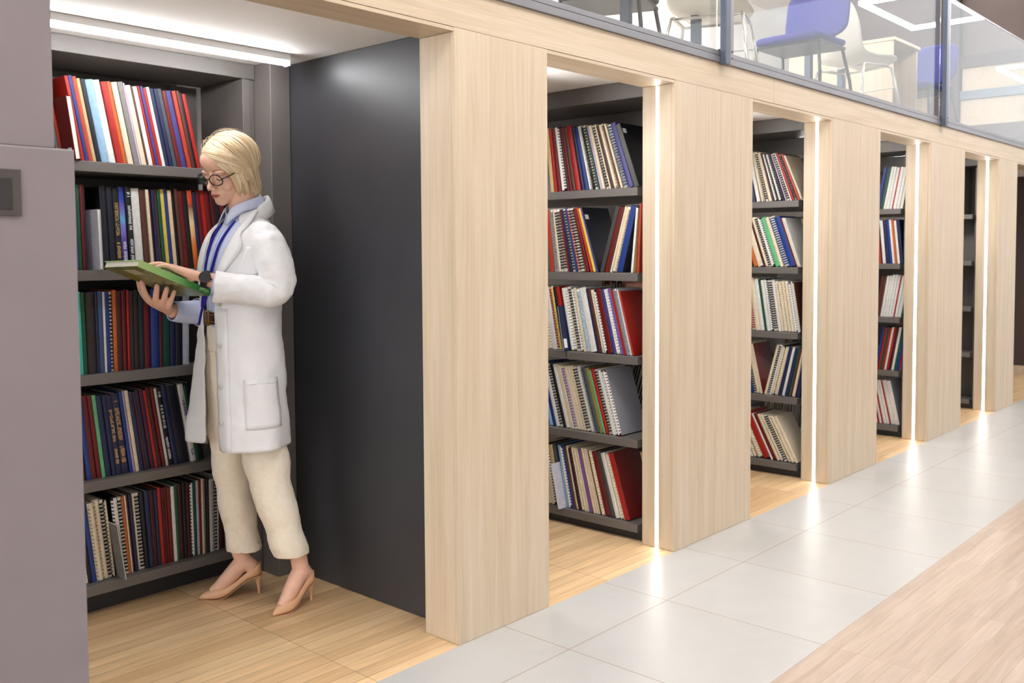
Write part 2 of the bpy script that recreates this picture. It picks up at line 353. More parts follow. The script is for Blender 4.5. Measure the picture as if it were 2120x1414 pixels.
def cover_mesh(t, D, H, bt, flip=False):
    """C-shaped case: two boards and a slightly rounded spine at y=0"""
    bul = min(0.004, t * 0.16); n = 6
    out = [(0, D), (0, bul)] + [(t * (0.5 - 0.5 * math.cos(math.pi * k / n)), bul * (1 - math.sin(math.pi * k / n))) for k in range(1, n)] + [(t, bul), (t, D)]
    inn = [(bt, D), (bt, bul + bt)] + [(bt + (t - 2 * bt) * (0.5 - 0.5 * math.cos(math.pi * k / n)), bt + bul * (1 - math.sin(math.pi * k / n))) for k in range(1, n)] + [(t - bt, bul + bt), (t - bt, D)]
    if flip:
        out = [(x, D - y) for x, y in out]; inn = [(x, D - y) for x, y in inn]
    mb = MB(); k = len(out)
    for z in (0, H):
        mb.v += [(x, y, z) for x, y in out]; mb.v += [(x, y, z) for x, y in inn]
    for i in range(k - 1):
        mb.face(i, i + 1, 2 * k + i + 1, 2 * k + i); mb.face(k + i + 1, k + i, 3 * k + i, 3 * k + i + 1)
        mb.face(i, k + i, k + i + 1, i + 1); mb.face(2 * k + i, 2 * k + i + 1, 3 * k + i + 1, 3 * k + i)
    mb.face(0, 2 * k, 3 * k, k); mb.face(k - 1, 2 * k - 1, 4 * k - 1, 3 * k - 1)
    return mb
def comb_mesh(t, H, part=0.25, pitch=0.0143):
    mb = MB(); r = max(t * 0.5, 0.003); n = 6; cy = r * 0.55
    nt_ = int((H - 0.012) / pitch); z0 = (H - (nt_ - 1) * pitch) / 2
    for q in range(nt_):
        z = z0 + q * pitch; hh = pitch * part
        rings = []
        for zz in (z - hh, z + hh):
            rings.append([(t / 2 + (r + 0.0008) * math.cos(math.pi + math.pi * k / n), cy + (r + 0.0008) * math.sin(math.pi + math.pi * k / n), zz) for k in range(n + 1)]
                         + [(t / 2 + (r - 0.0002) * math.cos(2 * math.pi - math.pi * k / n), cy + (r - 0.0006) * math.sin(2 * math.pi - math.pi * k / n), zz) for k in range(n + 1)])
        mb.loft(rings, True, True)
    if part > 0.3:
        m_ = 5; arc = lambda rr_, zz: [(t / 2 + rr_ * math.cos(math.pi * (1.34 + 0.32 * k / m_)), cy + rr_ * math.sin(math.pi * (1.34 + 0.32 * k / m_)), zz) for k in range(m_ + 1)]
        mb.loft([arc(r + 0.0011, zz) + arc(r + 0.0002, zz)[::-1] for zz in (0.004, H - 0.004)], True, True)
    return mb
def text_mesh(t, H, rr, lo, hi, rows, y=-0.0006):
    mb = MB()
    for r_ in range(rows):
        xc = t * (0.5 + (r_ - (rows - 1) / 2) * 0.6 / max(rows, 1)); z = H * lo
        while z < H * hi:
            L = rr.uniform(0.002, 0.0045); wd_ = t * 0.34 / rows
            if rr.random() > 0.16: mb.box(xc - wd_ * rr.uniform(0.5, 1), xc + wd_ * rr.uniform(0.5, 1), y, y + 0.0004, z, z + L * 0.75)
            z += L + 0.0009
    return mb
def make_book(frame, u, z, tan, t, H, spec, name_kw, D=0.205, inset=0.0, flip=False):
    """frame: (origin, rz) local axes x=along the shelf, y=into the shelf"""
    (ox, oy), rz = frame; col = spec[0]; kind = spec[1] if len(spec) > 1 else ''; c2 = spec[2] if len(spec) > 2 else ''
    comb = kind == 'comb'
    nm = 'comb_bound_report' if comb else ('hardback_book' if t > 0.0085 else 'paperback_book')
    root = bpy.data.objects.new(nm, None); C.objects.link(root); root.empty_display_size = 0.05
    phi = math.atan(tan); cz, sz = math.cos(rz), math.sin(rz)
    root.rotation_euler = (0, phi, rz)
    lx = u; 
    off = Vector((0, 0, 0))
    if tan > 0: off = Euler((0, phi, rz)).to_matrix() @ Vector((t, 0, 0)); lx = u + t / math.cos(phi)
    p = Vector((ox + cz * lx - sz * inset, oy + sz * lx + cz * inset, z + 0.0004))
    root.location = p - off
    for k_, v_ in name_kw.items(): root[k_] = v_
    root['category'] = 'report' if comb else 'book'
    rr = random.Random(int(u * 10000) + int(z * 100))
    if comb:
        r = t * 0.5; y0 = max(0.003, r * 0.5)
        MB().box(0.0012, t - 0.0012, y0, D - 0.002, 0.0015, H - 0.0015).build('page_block', M_page if col in ('WH', 'CR', 'TN', 'LV', 'YE') else bmat(col), root)
        side = spec[3] if len(spec) > 3 else col
        MB().box(0, 0.0008, y0 - 0.001, D, 0, H).build('cover', bmat(col), root)
        MB().box(t - 0.0008, t, y0 - 0.001, D, 0, H).build('cover', bmat(side) if side != 'SV' else mat('clear_plastic_sheet', (176, 176, 184), 0.15, 0.3), root)
        comb_mesh(t, H, 0.34 if c2 in ('CR', 'WH', 'GY', 'YE') else 0.25).build('comb_binding', cmat(c2), root, smooth=True, angle=40)
        return root
    bt = 0.0022 if t > 0.0085 else 0.0006
    side = c2 if (kind == '' and c2) else col
    if side == 'SV': m_c = mat('clear_plastic_sheet', (176, 176, 184), 0.15, 0.3)
    else: m_c = {'art': M_art, 'fire': M_fire}.get(kind, bmat(side))
    cover_mesh(t, D, H, bt, flip).build('cover', m_c, root, smooth=True, angle=30)
    MB().box(bt + 0.0002, t - bt - 0.0002, (0.004 if not flip else 0.003) + (0.0 if flip else bt), D - (0.005 if not flip else 0.006 + bt), 0.003 if bt > 0.001 else 0.0006, H - (0.003 if bt > 0.001 else 0.0006)).build('page_block', M_page, root)
    if side != col: MB().box(0.0005, t - 0.0005, -0.0008, 0.0001, 0.001, H - 0.001).build('spine', bmat(col), root)
    if kind in ('gold', 'white', 'blue'):
        m_t = {'gold': M_gold, 'white': M_wtext, 'blue': M_btext}[kind]
        if kind == 'gold': tm = text_mesh(t, H, rr, 0.42, 0.82, 3); tm2 = text_mesh(t, H, rr, 0.14, 0.34, 1); tm3 = text_mesh(t, H, rr, 0.9, 0.915, 1)
        elif kind == 'white': tm = text_mesh(t, H, rr, 0.48, 0.78, 1); tm2 = text_mesh(t, H, rr, 0.08, 0.36, 1); tm3 = text_mesh(t, H, rr, 0.88, 0.94, 1)
        else: tm = text_mesh(t, H, rr, 0.5, 0.8, 1); tm2 = text_mesh(t, H, rr, 0.08, 0.16, 2); tm3 = MB()
        for q, nm_ in ((tm, 'spine_title'), (tm2, 'spine_author'), (tm3, 'spine_emblem')):
            if q.v: q.build(nm_, m_t, root)
    if kind == 'art': text_mesh(t, H, rr, 0.1, 0.34, 1).build('spine_lettering', M_wtext, root)
    return root
def sticker(root, x0, x1, y0, y1, z0, z1): return box('sticker', M_label, x0, x1, y0, y1, z0, z1, root)
SHELVES = {
 '1A': (0.309, 0.301, 1.995, -0.214, '1.5189 -0.177 R|1.5324 -0.178 BL|1.546 -0.18 OR|1.5625 -0.181 TN|1.5762 -0.182 DN|1.5929 -0.183 LB|1.6237 -0.185 WH|1.6521 -0.188 R|1.678 -0.19 OG|1.6942 -0.191 CR|1.717 -0.193 GY|1.7376 -0.194 LI|1.7453 -0.195 CR|1.7662 -0.196 BR|1.777 -0.197 WH|1.7951 -0.199 R|1.8036 -0.199 IN|1.8158 -0.2 R|1.8299 -0.201 WH|1.844 -0.202 NV|1.8608 -0.204 NV|1.8776 -0.205 SG|1.8952 -0.206 DR|1.913 -0.208 IN|1.9366 -0.21 OR|1.954 -0.211 BR|1.9669 -0.212 DN|1.9786 -0.213 R'),
 '1B': (0.309, 0.310, 2.1225, -0.111, '1.4945 -0.021 SB|1.5028 -0.022 GN|1.5154 -0.024 DR|1.5254 -0.025 MR|1.5335 -0.026 GAP|1.5912 -0.035 BK|1.6009 -0.036 DN|1.6182 -0.038 DN|1.6427 -0.042 BK:gold|1.6675 -0.045 IN:art|1.6925 -0.049 BK:white|1.7159 -0.052 WH|1.7506 -0.057 BR|1.7746 -0.061 CR|1.7876 -0.063 MR|1.7981 -0.064 NV|1.8131 -0.066 BR|1.8233 -0.068 GN|1.8385 -0.07 YE|1.8557 -0.072 BL|1.8692 -0.074 PE|1.8847 -0.077 DN|1.8983 -0.079 BR|1.914 -0.081 DR|1.9337 -0.084 BK|1.9543 -0.087 BK:fire|1.9756 -0.09 NV|1.9937 -0.092 DR|2.0141 -0.095 R|2.0346 -0.098 DR|2.0552 -0.101 MR|2.0803 -0.105 DN|2.1013 -0.108 DR'),
 '1C': (0.307, 0.306, 1.926, 0.025, '1.4934 -0.02 TQ|1.5068 -0.019 GN|1.5236 -0.017 DB|1.5558 -0.014 NV|1.5661 -0.013 SB|1.5833 -0.011 WH|1.5926 -0.01 BL|1.6093 -0.008 CR:comb:BK|1.6198 -0.007 OG|1.6339 -0.006 MR|1.6541 -0.004 DR|1.6659 -0.002 MR|1.6731 -0.002 R|1.6839 -0.001 DB|1.6983 0.001 DB|1.7183 0.003 DN|1.7396 0.005 DR|1.7656 0.008 BL|1.7974 0.011 MR|1.8145 0.013 TE|1.8459 0.016 NV|1.8671 0.019 DN|1.8956 0.022 LV'),
 '1D': (0.310, 0.320, 1.9827, -0.175, '1.4941 -0.087 MR|1.5059 -0.089 BL|1.5251 -0.093 DR|1.5466 -0.097 DR|1.5638 -0.1 LG|1.5794 -0.103 NV|1.6004 -0.106 NV|1.6162 -0.109 DI:gold|1.6392 -0.113 DI:gold|1.6697 -0.119 BL|1.6842 -0.121 LI|1.6933 -0.123 CR|1.7079 -0.126 NV|1.7263 -0.129 MR|1.7374 -0.131 NV|1.7541 -0.134 DR|1.7616 -0.135 NV|1.771 -0.137 R|1.7842 -0.139 MR|1.8013 -0.143 DR|1.8165 -0.145 WH|1.8288 -0.148 BK:white|1.8493 -0.151 NV|1.8727 -0.155 DN|1.9221 -0.164 WH:blue|1.9454 -0.168 GN|1.9583 -0.171 DN'),
 '1E': (0.306, 0.305, 2.0769, 0.023, '1.4903 -0.118 WH:comb:WH|1.5027 -0.115 BK|1.5173 -0.112 BL|1.534 -0.108 CR:comb:CR|1.5559 -0.103 CR:comb:CR|1.5785 -0.097 CR:comb:BK|1.5935 -0.094 BK:comb:CR|1.6047 -0.091 GAP|1.6186 -0.088 BK:comb:WH|1.6414 -0.083 WH:comb:BK|1.6546 -0.08 OG|1.6656 -0.077 CR|1.6723 -0.075 MR|1.6812 -0.073 NV|1.6946 -0.07 CR:comb:CR|1.7036 -0.068 WH:comb:BK|1.7217 -0.064 DN|1.7376 -0.06 NV|1.756 -0.055 MR|1.7675 -0.053 MR|1.7745 -0.051 NV|1.7884 -0.048 R|1.8048 -0.044 MR|1.8165 -0.041 DR|1.826 -0.039 DR|1.8402 -0.035 WH|1.8545 -0.032 GN|1.8689 -0.028 MR|1.8858 -0.024 BK|1.9004 -0.02 MR|1.9175 -0.016 BK:comb:WH|1.9298 -0.013 TE|1.9422 -0.01 LV|1.9546 -0.007 DR|1.9646 -0.005 CR|1.9706 -0.003 CR:comb:GY|1.9821 -0.0 DB|1.9947 0.003 WH|2.0074 0.006 WH:comb:GY|2.015 0.008 WH:comb:BK|2.0303 0.012 WH|2.038 0.014 MR|2.0587 0.019 DB'),
 '2A': (0.315, 0.319, -0.2098, -0.383, '-0.7487 -0.113 TN|-0.7226 -0.126 R|-0.7016 -0.137 DR|-0.6738 -0.151 MR:comb:WH|-0.6393 -0.168 MR|-0.6222 -0.177 DR|-0.6051 -0.185 BR|-0.5814 -0.197 R|-0.5479 -0.214 NV|-0.5279 -0.224 BL|-0.5014 -0.238 CR:comb:WH|-0.4817 -0.248 BK:comb:BK|-0.4686 -0.254 CR:comb:BK|-0.4491 -0.264 GN|-0.4393 -0.269 LI|-0.4232 -0.277 CR|-0.4039 -0.286 CR:comb:BK|-0.3816 -0.298 CR|-0.372 -0.302 MR|-0.3562 -0.31 CR:comb:CR|-0.3279 -0.324 BR|-0.3185 -0.329 CR|-0.303 -0.337 CR:comb:SB|-0.2763 -0.35 IN|-0.2414 -0.367 DG::BK'),
 '2B': (0.309, 0.323, -0.4436, -0.332, '-0.752 -0.093 OR|-0.7188 -0.119 WH:comb:GY|-0.6947 -0.138 CR|-0.6751 -0.153 WH:comb:BK|-0.6599 -0.164 WH:comb:MR|-0.6318 -0.186 DR|-0.619 -0.196 NV|-0.604 -0.208 WH:comb:BK|-0.5849 -0.222 BL|-0.5701 -0.234 CR:comb:R|-0.5553 -0.245 CR:comb:BK|-0.5218 -0.271 DR|-0.497 -0.29 OR|-0.4805 -0.303 YE|-0.4579 -0.321 IN::DN'),
 '2Bb': (0.319, 0.315, -0.3061, 0.257, '-0.4436 0.307 DG|-0.4173 0.298 DR|-0.3952 0.29 BR|-0.3852 0.286 CR|-0.3712 0.281 CR:comb:CR|-0.3434 0.271 BL::DN'),
 '2C': (0.320, 0.314, -0.2427, -0.272, '-0.7741 -0.18 CR|-0.754 -0.184 CR:comb:CR|-0.7339 -0.187 WH|-0.7229 -0.189 WH|-0.703 -0.192 WH:comb:R|-0.6876 -0.195 CR:comb:YE|-0.6723 -0.198 BK|-0.6549 -0.201 R|-0.6324 -0.205 GAP|-0.616 -0.207 YE:comb:WH|-0.5818 -0.213 CR|-0.5733 -0.215 WH:comb:BK|-0.5543 -0.218 BK:comb:WH|-0.5395 -0.221 CR|-0.5186 -0.224 WH:comb:LB|-0.4978 -0.228 WH|-0.4565 -0.235 NV|-0.4442 -0.237 BR|-0.4238 -0.241 CR:comb:CR|-0.4076 -0.243 BK:comb:WH|-0.3935 -0.246 DR|-0.3614 -0.252 IN|-0.3416 -0.255 WH:comb:WH|-0.3198 -0.259 PU|-0.3002 -0.262 R|-0.2845 -0.265 WH:comb:GY|-0.2651 -0.268 LV|-0.2535 -0.27 OR::R'),
 '2D': (0.331, 0.315, -0.3139, -0.31, '-0.7582 -0.277 LB|-0.7358 -0.279 BL|-0.7136 -0.28 WH|-0.6893 -0.282 WH:comb:BK|-0.6695 -0.284 BK|-0.652 -0.285 WH|-0.626 -0.287 CR|-0.6087 -0.288 CR|-0.5958 -0.289 CR:comb:PU|-0.5787 -0.29 CR|-0.5574 -0.292 CR|-0.5405 -0.293 CR|-0.5195 -0.295 CR:comb:BK|-0.4944 -0.297 WH|-0.4736 -0.298 WH:comb:GY|-0.4654 -0.299 SG|-0.4407 -0.301 OL|-0.4182 -0.302 LG|-0.406 -0.303 R|-0.3878 -0.305 WH:comb:BK|-0.3644 -0.307 WH|-0.3468 -0.308 BK:comb:WH|-0.3357 -0.309 R:comb:WH:SV'),
 '2E': (0.307, 0.320, -0.2599, -0.333, '-0.7701 -0.168 CR|-0.7565 -0.173 CR:comb:CR|-0.7431 -0.177 CR|-0.7296 -0.181 BK:comb:WH|-0.7136 -0.186 TN|-0.6843 -0.195 SG|-0.6643 -0.202 GAP|-0.6432 -0.208 LB|-0.6307 -0.212 BL:comb:WH|-0.6109 -0.219 BL|-0.598 -0.223 BR|-0.5851 -0.227 CR:comb:CR|-0.5722 -0.231 DR:comb:BK|-0.5518 -0.237 CR:comb:CR|-0.534 -0.243 CR|-0.5203 -0.248 CR|-0.5062 -0.252 PU|-0.4836 -0.259 R|-0.4786 -0.261 CR|-0.4651 -0.265 CR|-0.4517 -0.27 CR|-0.4388 -0.274 DR|-0.4265 -0.278 CR:comb:CR|-0.4093 -0.284 DR|-0.3777 -0.294 DG|-0.3487 -0.304 WH|-0.32 -0.313 TN:comb:CR|-0.2986 -0.32 WH|-0.2915 -0.323 R::DR'),
 '3A': (0.311, 0.293, -0.1918, -0.43, '-0.5268 -0.195 NV|-0.4919 -0.22 WH|-0.4611 -0.241 CR:comb:CR|-0.4305 -0.263 CR:comb:BK|-0.4114 -0.276 CR|-0.3849 -0.295 MR|-0.3736 -0.303 BK:comb:WH|-0.3549 -0.316 BK|-0.3437 -0.324 BK:comb:WH|-0.325 -0.337 BK|-0.3065 -0.35 LI|-0.2954 -0.358 WH:comb:BK|-0.2733 -0.373 WH|-0.2645 -0.379 R|-0.244 -0.393 GY:comb:BK|-0.2258 -0.406 OR|-0.2077 -0.419 NV:comb:WH|-0.1983 -0.425 CR'),
 '3B': (0.316, 0.312, -0.2022, -0.362, '-0.5278 -0.329 BK|-0.5082 -0.331 OG|-0.481 -0.334 CR|-0.4425 -0.338 MR|-0.4272 -0.339 CR:comb:CR|-0.4081 -0.341 WH:comb:BK|-0.3891 -0.343 BK:comb:WH|-0.3664 -0.346 LG|-0.3326 -0.349 CR|-0.3102 -0.351 CR:comb:BL|-0.2732 -0.355 BL|-0.2328 -0.359 DR|-0.2233 -0.36 CR:comb:CR|-0.2124 -0.361 WH:comb:WH'),
 '3C': (0.321, 0.299, -0.1979, -0.171, '-0.52 -0.152 CR:comb:R|-0.4941 -0.154 CR|-0.4632 -0.155 WH|-0.4326 -0.157 GN|-0.4173 -0.158 WH|-0.3921 -0.159 BK:comb:WH|-0.3749 -0.16 WH:comb:BK|-0.3419 -0.162 WH|-0.3221 -0.164 CR:comb:CR|-0.3023 -0.165 CR:comb:CR|-0.2806 -0.166 CR:comb:CR|-0.2581 -0.167 CR:comb:CR|-0.2356 -0.169 BK:comb:WH|-0.2192 -0.17 LV|-0.2076 -0.17 BR:comb:CR'),
 '3D': (0.316, 0.313, -0.4396, -0.231, '-0.5253 -0.232 BL|-0.5014 -0.232 CR:comb:BK|-0.4807 -0.231 CR:comb:CR|-0.458 -0.231 CR::DR'),
 '3Db': (0.316, 0.296, -0.2037, 0.197, '-0.4365 0.267 CR|-0.4171 0.262 WH:comb:BK|-0.4009 0.257 WH|-0.3867 0.252 DB:comb:CR|-0.3685 0.247 CR:comb:CR|-0.3464 0.24 NV|-0.3185 0.232 CR:comb:WH|-0.3006 0.227 NV|-0.2789 0.22 GN|-0.2641 0.216 DR|-0.2543 0.213 CR:comb:CR|-0.2348 0.207 NV'),
 '3E': (0.456, 0.157, -0.2015, -0.558, '-0.519 -0.475 WH|-0.4981 -0.48 CR:comb:CR|-0.4722 -0.487 CR:comb:CR|-0.431 -0.498 R|-0.3821 -0.51 WH|-0.3699 -0.513 DR|-0.3427 -0.521 CR|-0.3197 -0.527 CR:comb:CR|-0.2978 -0.532 CR:comb:BK|-0.2701 -0.54 CR:comb:CR|-0.2484 -0.545 CR:comb:CR|-0.2259 -0.551 CR'),
 '4A': (0.305, 0.299, -0.2129, 0.185, '-0.4048 0.19 BL|-0.3824 0.189 NV|-0.3697 0.189 GN|-0.3506 0.188 WH|-0.33 0.188 WH|-0.3095 0.187 WH|-0.2907 0.187 R|-0.2813 0.187 WH|-0.2563 0.186 WH|-0.2345 0.185 WH'),
 '4B': (0.320, 0.314, -0.1979, -0.114, '-0.3739 -0.094 OR|-0.3579 -0.096 MR|-0.3468 -0.097 WH|-0.323 -0.1 NV|-0.2977 -0.103 BL|-0.2789 -0.105 WH|-0.2601 -0.107 OG|-0.2429 -0.109 WH|-0.2227 -0.111 NV'),
 '4C': (0.303, 0.310, -0.1983, 0.181, '-0.399 0.156 BR|-0.3846 0.158 BR|-0.3621 0.161 WH|-0.3429 0.163 WH|-0.3238 0.165 WH|-0.3048 0.168 WH|-0.2859 0.17 WH|-0.2686 0.172 R|-0.2591 0.173 WH|-0.2388 0.176 WH|-0.2139 0.179 GN'),
 '4D': (0.314, 0.313, -0.1989, 0.179, '-0.3986 0.174 BL|-0.3792 0.175 R|-0.36 0.175 GN|-0.3439 0.176 R|-0.328 0.176 WH|-0.3136 0.176 R|-0.2978 0.177 MR|-0.2788 0.177 WH|-0.2599 0.178 GN|-0.2426 0.178 BL|-0.2222 0.179 R|-0.2113 0.179 SB'),
 '4E': (0.328, 0.351, -0.2052, -0.237, '-0.3962 -0.209 WH|-0.3671 -0.213 R|-0.3558 -0.215 WH|-0.335 -0.218 R|-0.3254 -0.219 WH|-0.303 -0.223 WH|-0.2808 -0.226 R|-0.2713 -0.227 WH|-0.2397 -0.232 WH::SV'),
}

SHELF_Z = {'1': dict(A=1.685, B=1.289, C=0.906, D=0.513, E=0.126), 'x': dict(A=1.64, B=1.248, C=0.862, D=0.476, E=0.080)}
FRAME = {'1': ((0, 1.215), 0.0), '2': ((3.60, 0), -math.pi / 2), '3': ((5.235, 0), -math.pi / 2), '4': ((6.86, 0), -math.pi / 2)}
LEVEL = dict(A='top shelf', B='second shelf down', C='middle shelf', D='fourth shelf down', E='lowest shelf')
BAY = {'1': 'behind the woman', '2': 'nearest bay', '3': 'second book bay', '4': 'third book bay'}
ORD = 'first second third fourth fifth sixth seventh eighth ninth tenth eleventh twelfth thirteenth fourteenth fifteenth sixteenth seventeenth eighteenth nineteenth twentieth'.split()
for a_ in ('twenty', 'thirty', 'forty'):
    ORD += [a_ + '-' + b_ for b_ in ORD[:9]] + [{'twenty': 'thirtieth', 'thirty': 'fortieth', 'forty': 'fiftieth'}[a_]]
def describe(spec):
    if spec[0] == 'GAP': return ''
    s = CN[spec[0]]
    if len(spec) > 1 and spec[1] == 'comb': return s + (' report with %s comb' % CN[spec[2]])
    if len(spec) > 1 and spec[1] in ('gold', 'white', 'blue'): return s + ' book with %s lettering' % spec[1]
    if len(spec) > 1 and spec[1] == 'art': return 'violet book with printed spine'
    if len(spec) > 1 and spec[1] == 'fire': return 'flame-patterned book'
    if len(spec) > 2: return '%s-spined book with %s cover' % (s, CN[spec[2]])
    return s + ' book'
BOOKS = {}
seqs = {}
for key, (h0, h1, uend, tend, txt) in SHELVES.items():
    ents = []
    for q in txt.split('|'):
        a_, b_, c_ = q.split(' '); ents.append((float(a_), float(b_), c_.split(':')))
    seqs.setdefault(key[:2], []).append((key, h0, h1, uend, tend, ents))
for sk, parts in seqs.items():
    allspec = [e[2] for p_ in parts for e in p_[5]]
    desc = [describe(s) for s in allspec]; k = 0; n = len(desc)
    for key, h0, h1, uend, tend, ents in parts:
        lines = [(e[0], e[1]) for e in ents] + [(uend, tend)]
        for i, (u, tn, spec) in enumerate(ents):
            if spec[0] == 'GAP': k += 1; continue
            H = h0 + (h1 - h0) * i / max(1, len(ents) - 1)
            H = min(max(H, 0.295), 0.322) + rnd.uniform(-0.006, 0.004)
            if key == '3E': H = 0.300
            cs = math.cos(math.atan(tn)); g0 = lines[i + 1][0] - u; g1 = g0 + (lines[i + 1][1] - tn) * H * cs
            t = max(0.0035, min(g0, g1) * cs - 0.0006)
            nb = [CN[allspec[j][0]] for j in (k - 1, k + 1) if 0 <= j < n]
            lab = desc[k]
            if desc.count(lab) == 1: lab = 'only %s on %s, %s' % (lab, LEVEL[sk[1]], BAY[sk[0]])
            else:
                lab2 = '%s between %s and %s ones, %s, %s' % (lab, CN[allspec[k - 1][0]] if k else '', CN[allspec[k + 1][0]] if k + 1 < n else '', LEVEL[sk[1]], BAY[sk[0]])
                tri = [(desc[q_], allspec[q_ - 1][0], allspec[q_ + 1][0]) for q_ in range(1, n - 1)]
                if 0 < k < n - 1 and len(nb) == 2 and '' not in nb and tri.count((desc[k], allspec[k - 1][0], allspec[k + 1][0])) == 1 and len(lab2.split()) <= 16: lab = lab2
                else: lab = '%s, %s from left, %s, %s' % (lab, ORD[k], LEVEL[sk[1]], BAY[sk[0]])
            ins = rnd.uniform(0.0, 0.010) if sk[0] == '1' else rnd.uniform(0.0, 0.006)
            zz = SHELF_Z['1' if sk[0] == '1' else 'x'][sk[1]]
            D = min(0.21, H * 0.69)
            BOOKS[(key, i)] = make_book(FRAME[sk[0]], u, zz, tn, t, H, spec, dict(label=lab, group='volumes on the %s %s' % (LEVEL[sk[1]], BAY[sk[0]])), D=D, inset=ins)
            k += 1
def extra(case, lev, u, tn, t, H, spec, label, inset=0.0, flip=False, D=0.15):
    zz = SHELF_Z['1' if case == '1' else 'x'][lev]
    return make_book(FRAME[case], u, zz, tn, t, H, spec, dict(label=label, group='volumes on the %s %s' % (LEVEL[lev], BAY[case])), D=D, inset=inset, flip=flip)
# books that stick out of their row, and the ones seen on the far side of the stacks
x = extra('1', 'A', 1.4783, -0.13, 0.0195, 0.226, ['DR'], 'small dark red book sticking out of the top shelf, white page edges forward', -0.045, True, 0.15)
sticker(x, -0.0006, 0.0, 0.02, 0.05, 0.01, 0.045)
extra('1', 'A', 1.462, -0.20, 0.0125, 0.31, ['GY'], 'tall grey book pushed back behind the small dark red one on the top shelf', 0.06)
extra('1', 'A', 1.476, -0.20, 0.0125, 0.31, ['OR'], 'tall orange-red book pushed back behind the small dark red one', 0.06)
extra('1', 'B', 1.5549, -0.025, 0.0115, 0.222, ['LV'], 'short white booklet sticking out of the second shelf left of the woman', -0.045, True, 0.105)
extra('1', 'E', 1.6106, -0.133, 0.0055, 0.215, ['GY'], 'short grey booklet with slanted top sticking out of the lowest shelf', -0.06, True, 0.15)
x = extra('2', 'C', -0.6309, -0.174, 0.0095, 0.222, ['NV'], 'short navy booklet with white sticker, sticking out of the middle shelf', -0.045, True, 0.15)
sticker(x, 0.0095, 0.0101, 0.006, 0.03, 0.015, 0.06)
extra('2', 'E', -0.6531, -0.22, 0.0045, 0.225, ['LV', 'comb', 'WH'], 'short pale lavender pamphlet sticking out of the lowest shelf of the nearest bay', -0.055, False, 0.15)
extra('2', 'B', -0.256, 0.10, 0.012, 0.30, ['WH', '', 'TN'], 'white-spined book with tan cover leaning at the right on the second shelf down', -0.005)
extra('2', 'B', -0.2275, 0.05, 0.0125, 0.318, ['OR'], 'upright orange-red book at the right end of the second shelf down', 0.0)
for key, i, side in (('2A', 24, 1), ('2B', 14, 1), ('2C', 25 + 1, 1), ('2E', 27, 1)):
    b_ = BOOKS.get((key, i))
    if b_ is None: continue
    H_ = 0.30
    tt = max((v.co.x for ch in b_.children for v in ch.data.vertices))
    sticker(b_, tt, tt + 0.0005, 0.008, 0.034, H_ - 0.035, H_ - 0.012)
def back_row(frame, z, u0, cols, tan, H, lv, where):
    u = u0
    for i, c_ in enumerate(cols):
        t = rnd.uniform(0.012, 0.024)
        lab = '%s far-side book, %s from left, behind the %s of the %s book bay' % (CN[c_], ORD[len(cols) - 1 - i], lv, where)
        make_book(frame, u, z, tan, t, H + rnd.uniform(-0.012, 0.012), [c_], dict(label=lab, group='far-side volumes behind the %s of the %s book bay' % (lv, where)), D=0.2)
        u += (t + 0.0012) / math.cos(math.atan(tan))
FB2 = ((4.235, 0), math.pi / 2); FB3 = ((5.865, 0), math.pi / 2)
back_row(FB2, 0.476, 0.46, ['DB', 'MR', 'BR', 'NV', 'SG', 'SG', 'NV', 'DN', 'DB', 'DG', 'DB', 'DB'], -0.30, 0.30, 'fourth shelf', 'nearest')
back_row(FB2, 1.640, 0.50, ['DB', 'BR', 'DB', 'BR', 'DB'], -0.08, 0.25, 'top shelf', 'nearest')
back_row(FB2, 0.862, 0.60, ['OG', 'OR', 'DR', 'IN', 'WH', 'OR', 'OG', 'OG'], 0.0, 0.325, 'middle shelf', 'nearest')
back_row(FB3, 0.080, 0.40, ['WH', 'BR', 'WH', 'WH', 'LV', 'BR', 'WH', 'GY', 'DG', 'WH', 'BR', 'WH', 'WH', 'BR', 'WH'], -0.14, 0.30, 'lowest shelf', 'second')
back_row(FB3, 1.640, 0.43, ['BR', 'GY', 'BR', 'DG', 'GY', 'BR', 'DG'], -0.05, 0.27, 'top shelf', 'second')
back_row(FB3, 1.248, 0.43, ['WH', 'DR', 'WH', 'BR', 'WH', 'DR', 'GY'], -0.05, 0.29, 'second shelf', 'second')
back_row(FB3, 0.476, 0.42, ['WH', 'NV', 'WH', 'MR', 'LV', 'WH', 'DR'], -0.10, 0.30, 'fourth shelf', 'second')
for u_, t_, c_, n_ in ((1.5375, 0.0088, 'SG', 'leftmost slate grey'), (1.5472, 0.0084, 'BL', 'middle blue'), (1.5565, 0.0070, 'DN', 'rightmost dark navy')):
    make_book(FRAME['1'], u_, 1.289, -0.03, t_, 0.305, [c_], dict(label='%s book pushed back behind the short white booklet on the second shelf' % n_, group='volumes on the second shelf down behind the woman'), D=0.2, inset=0.064)
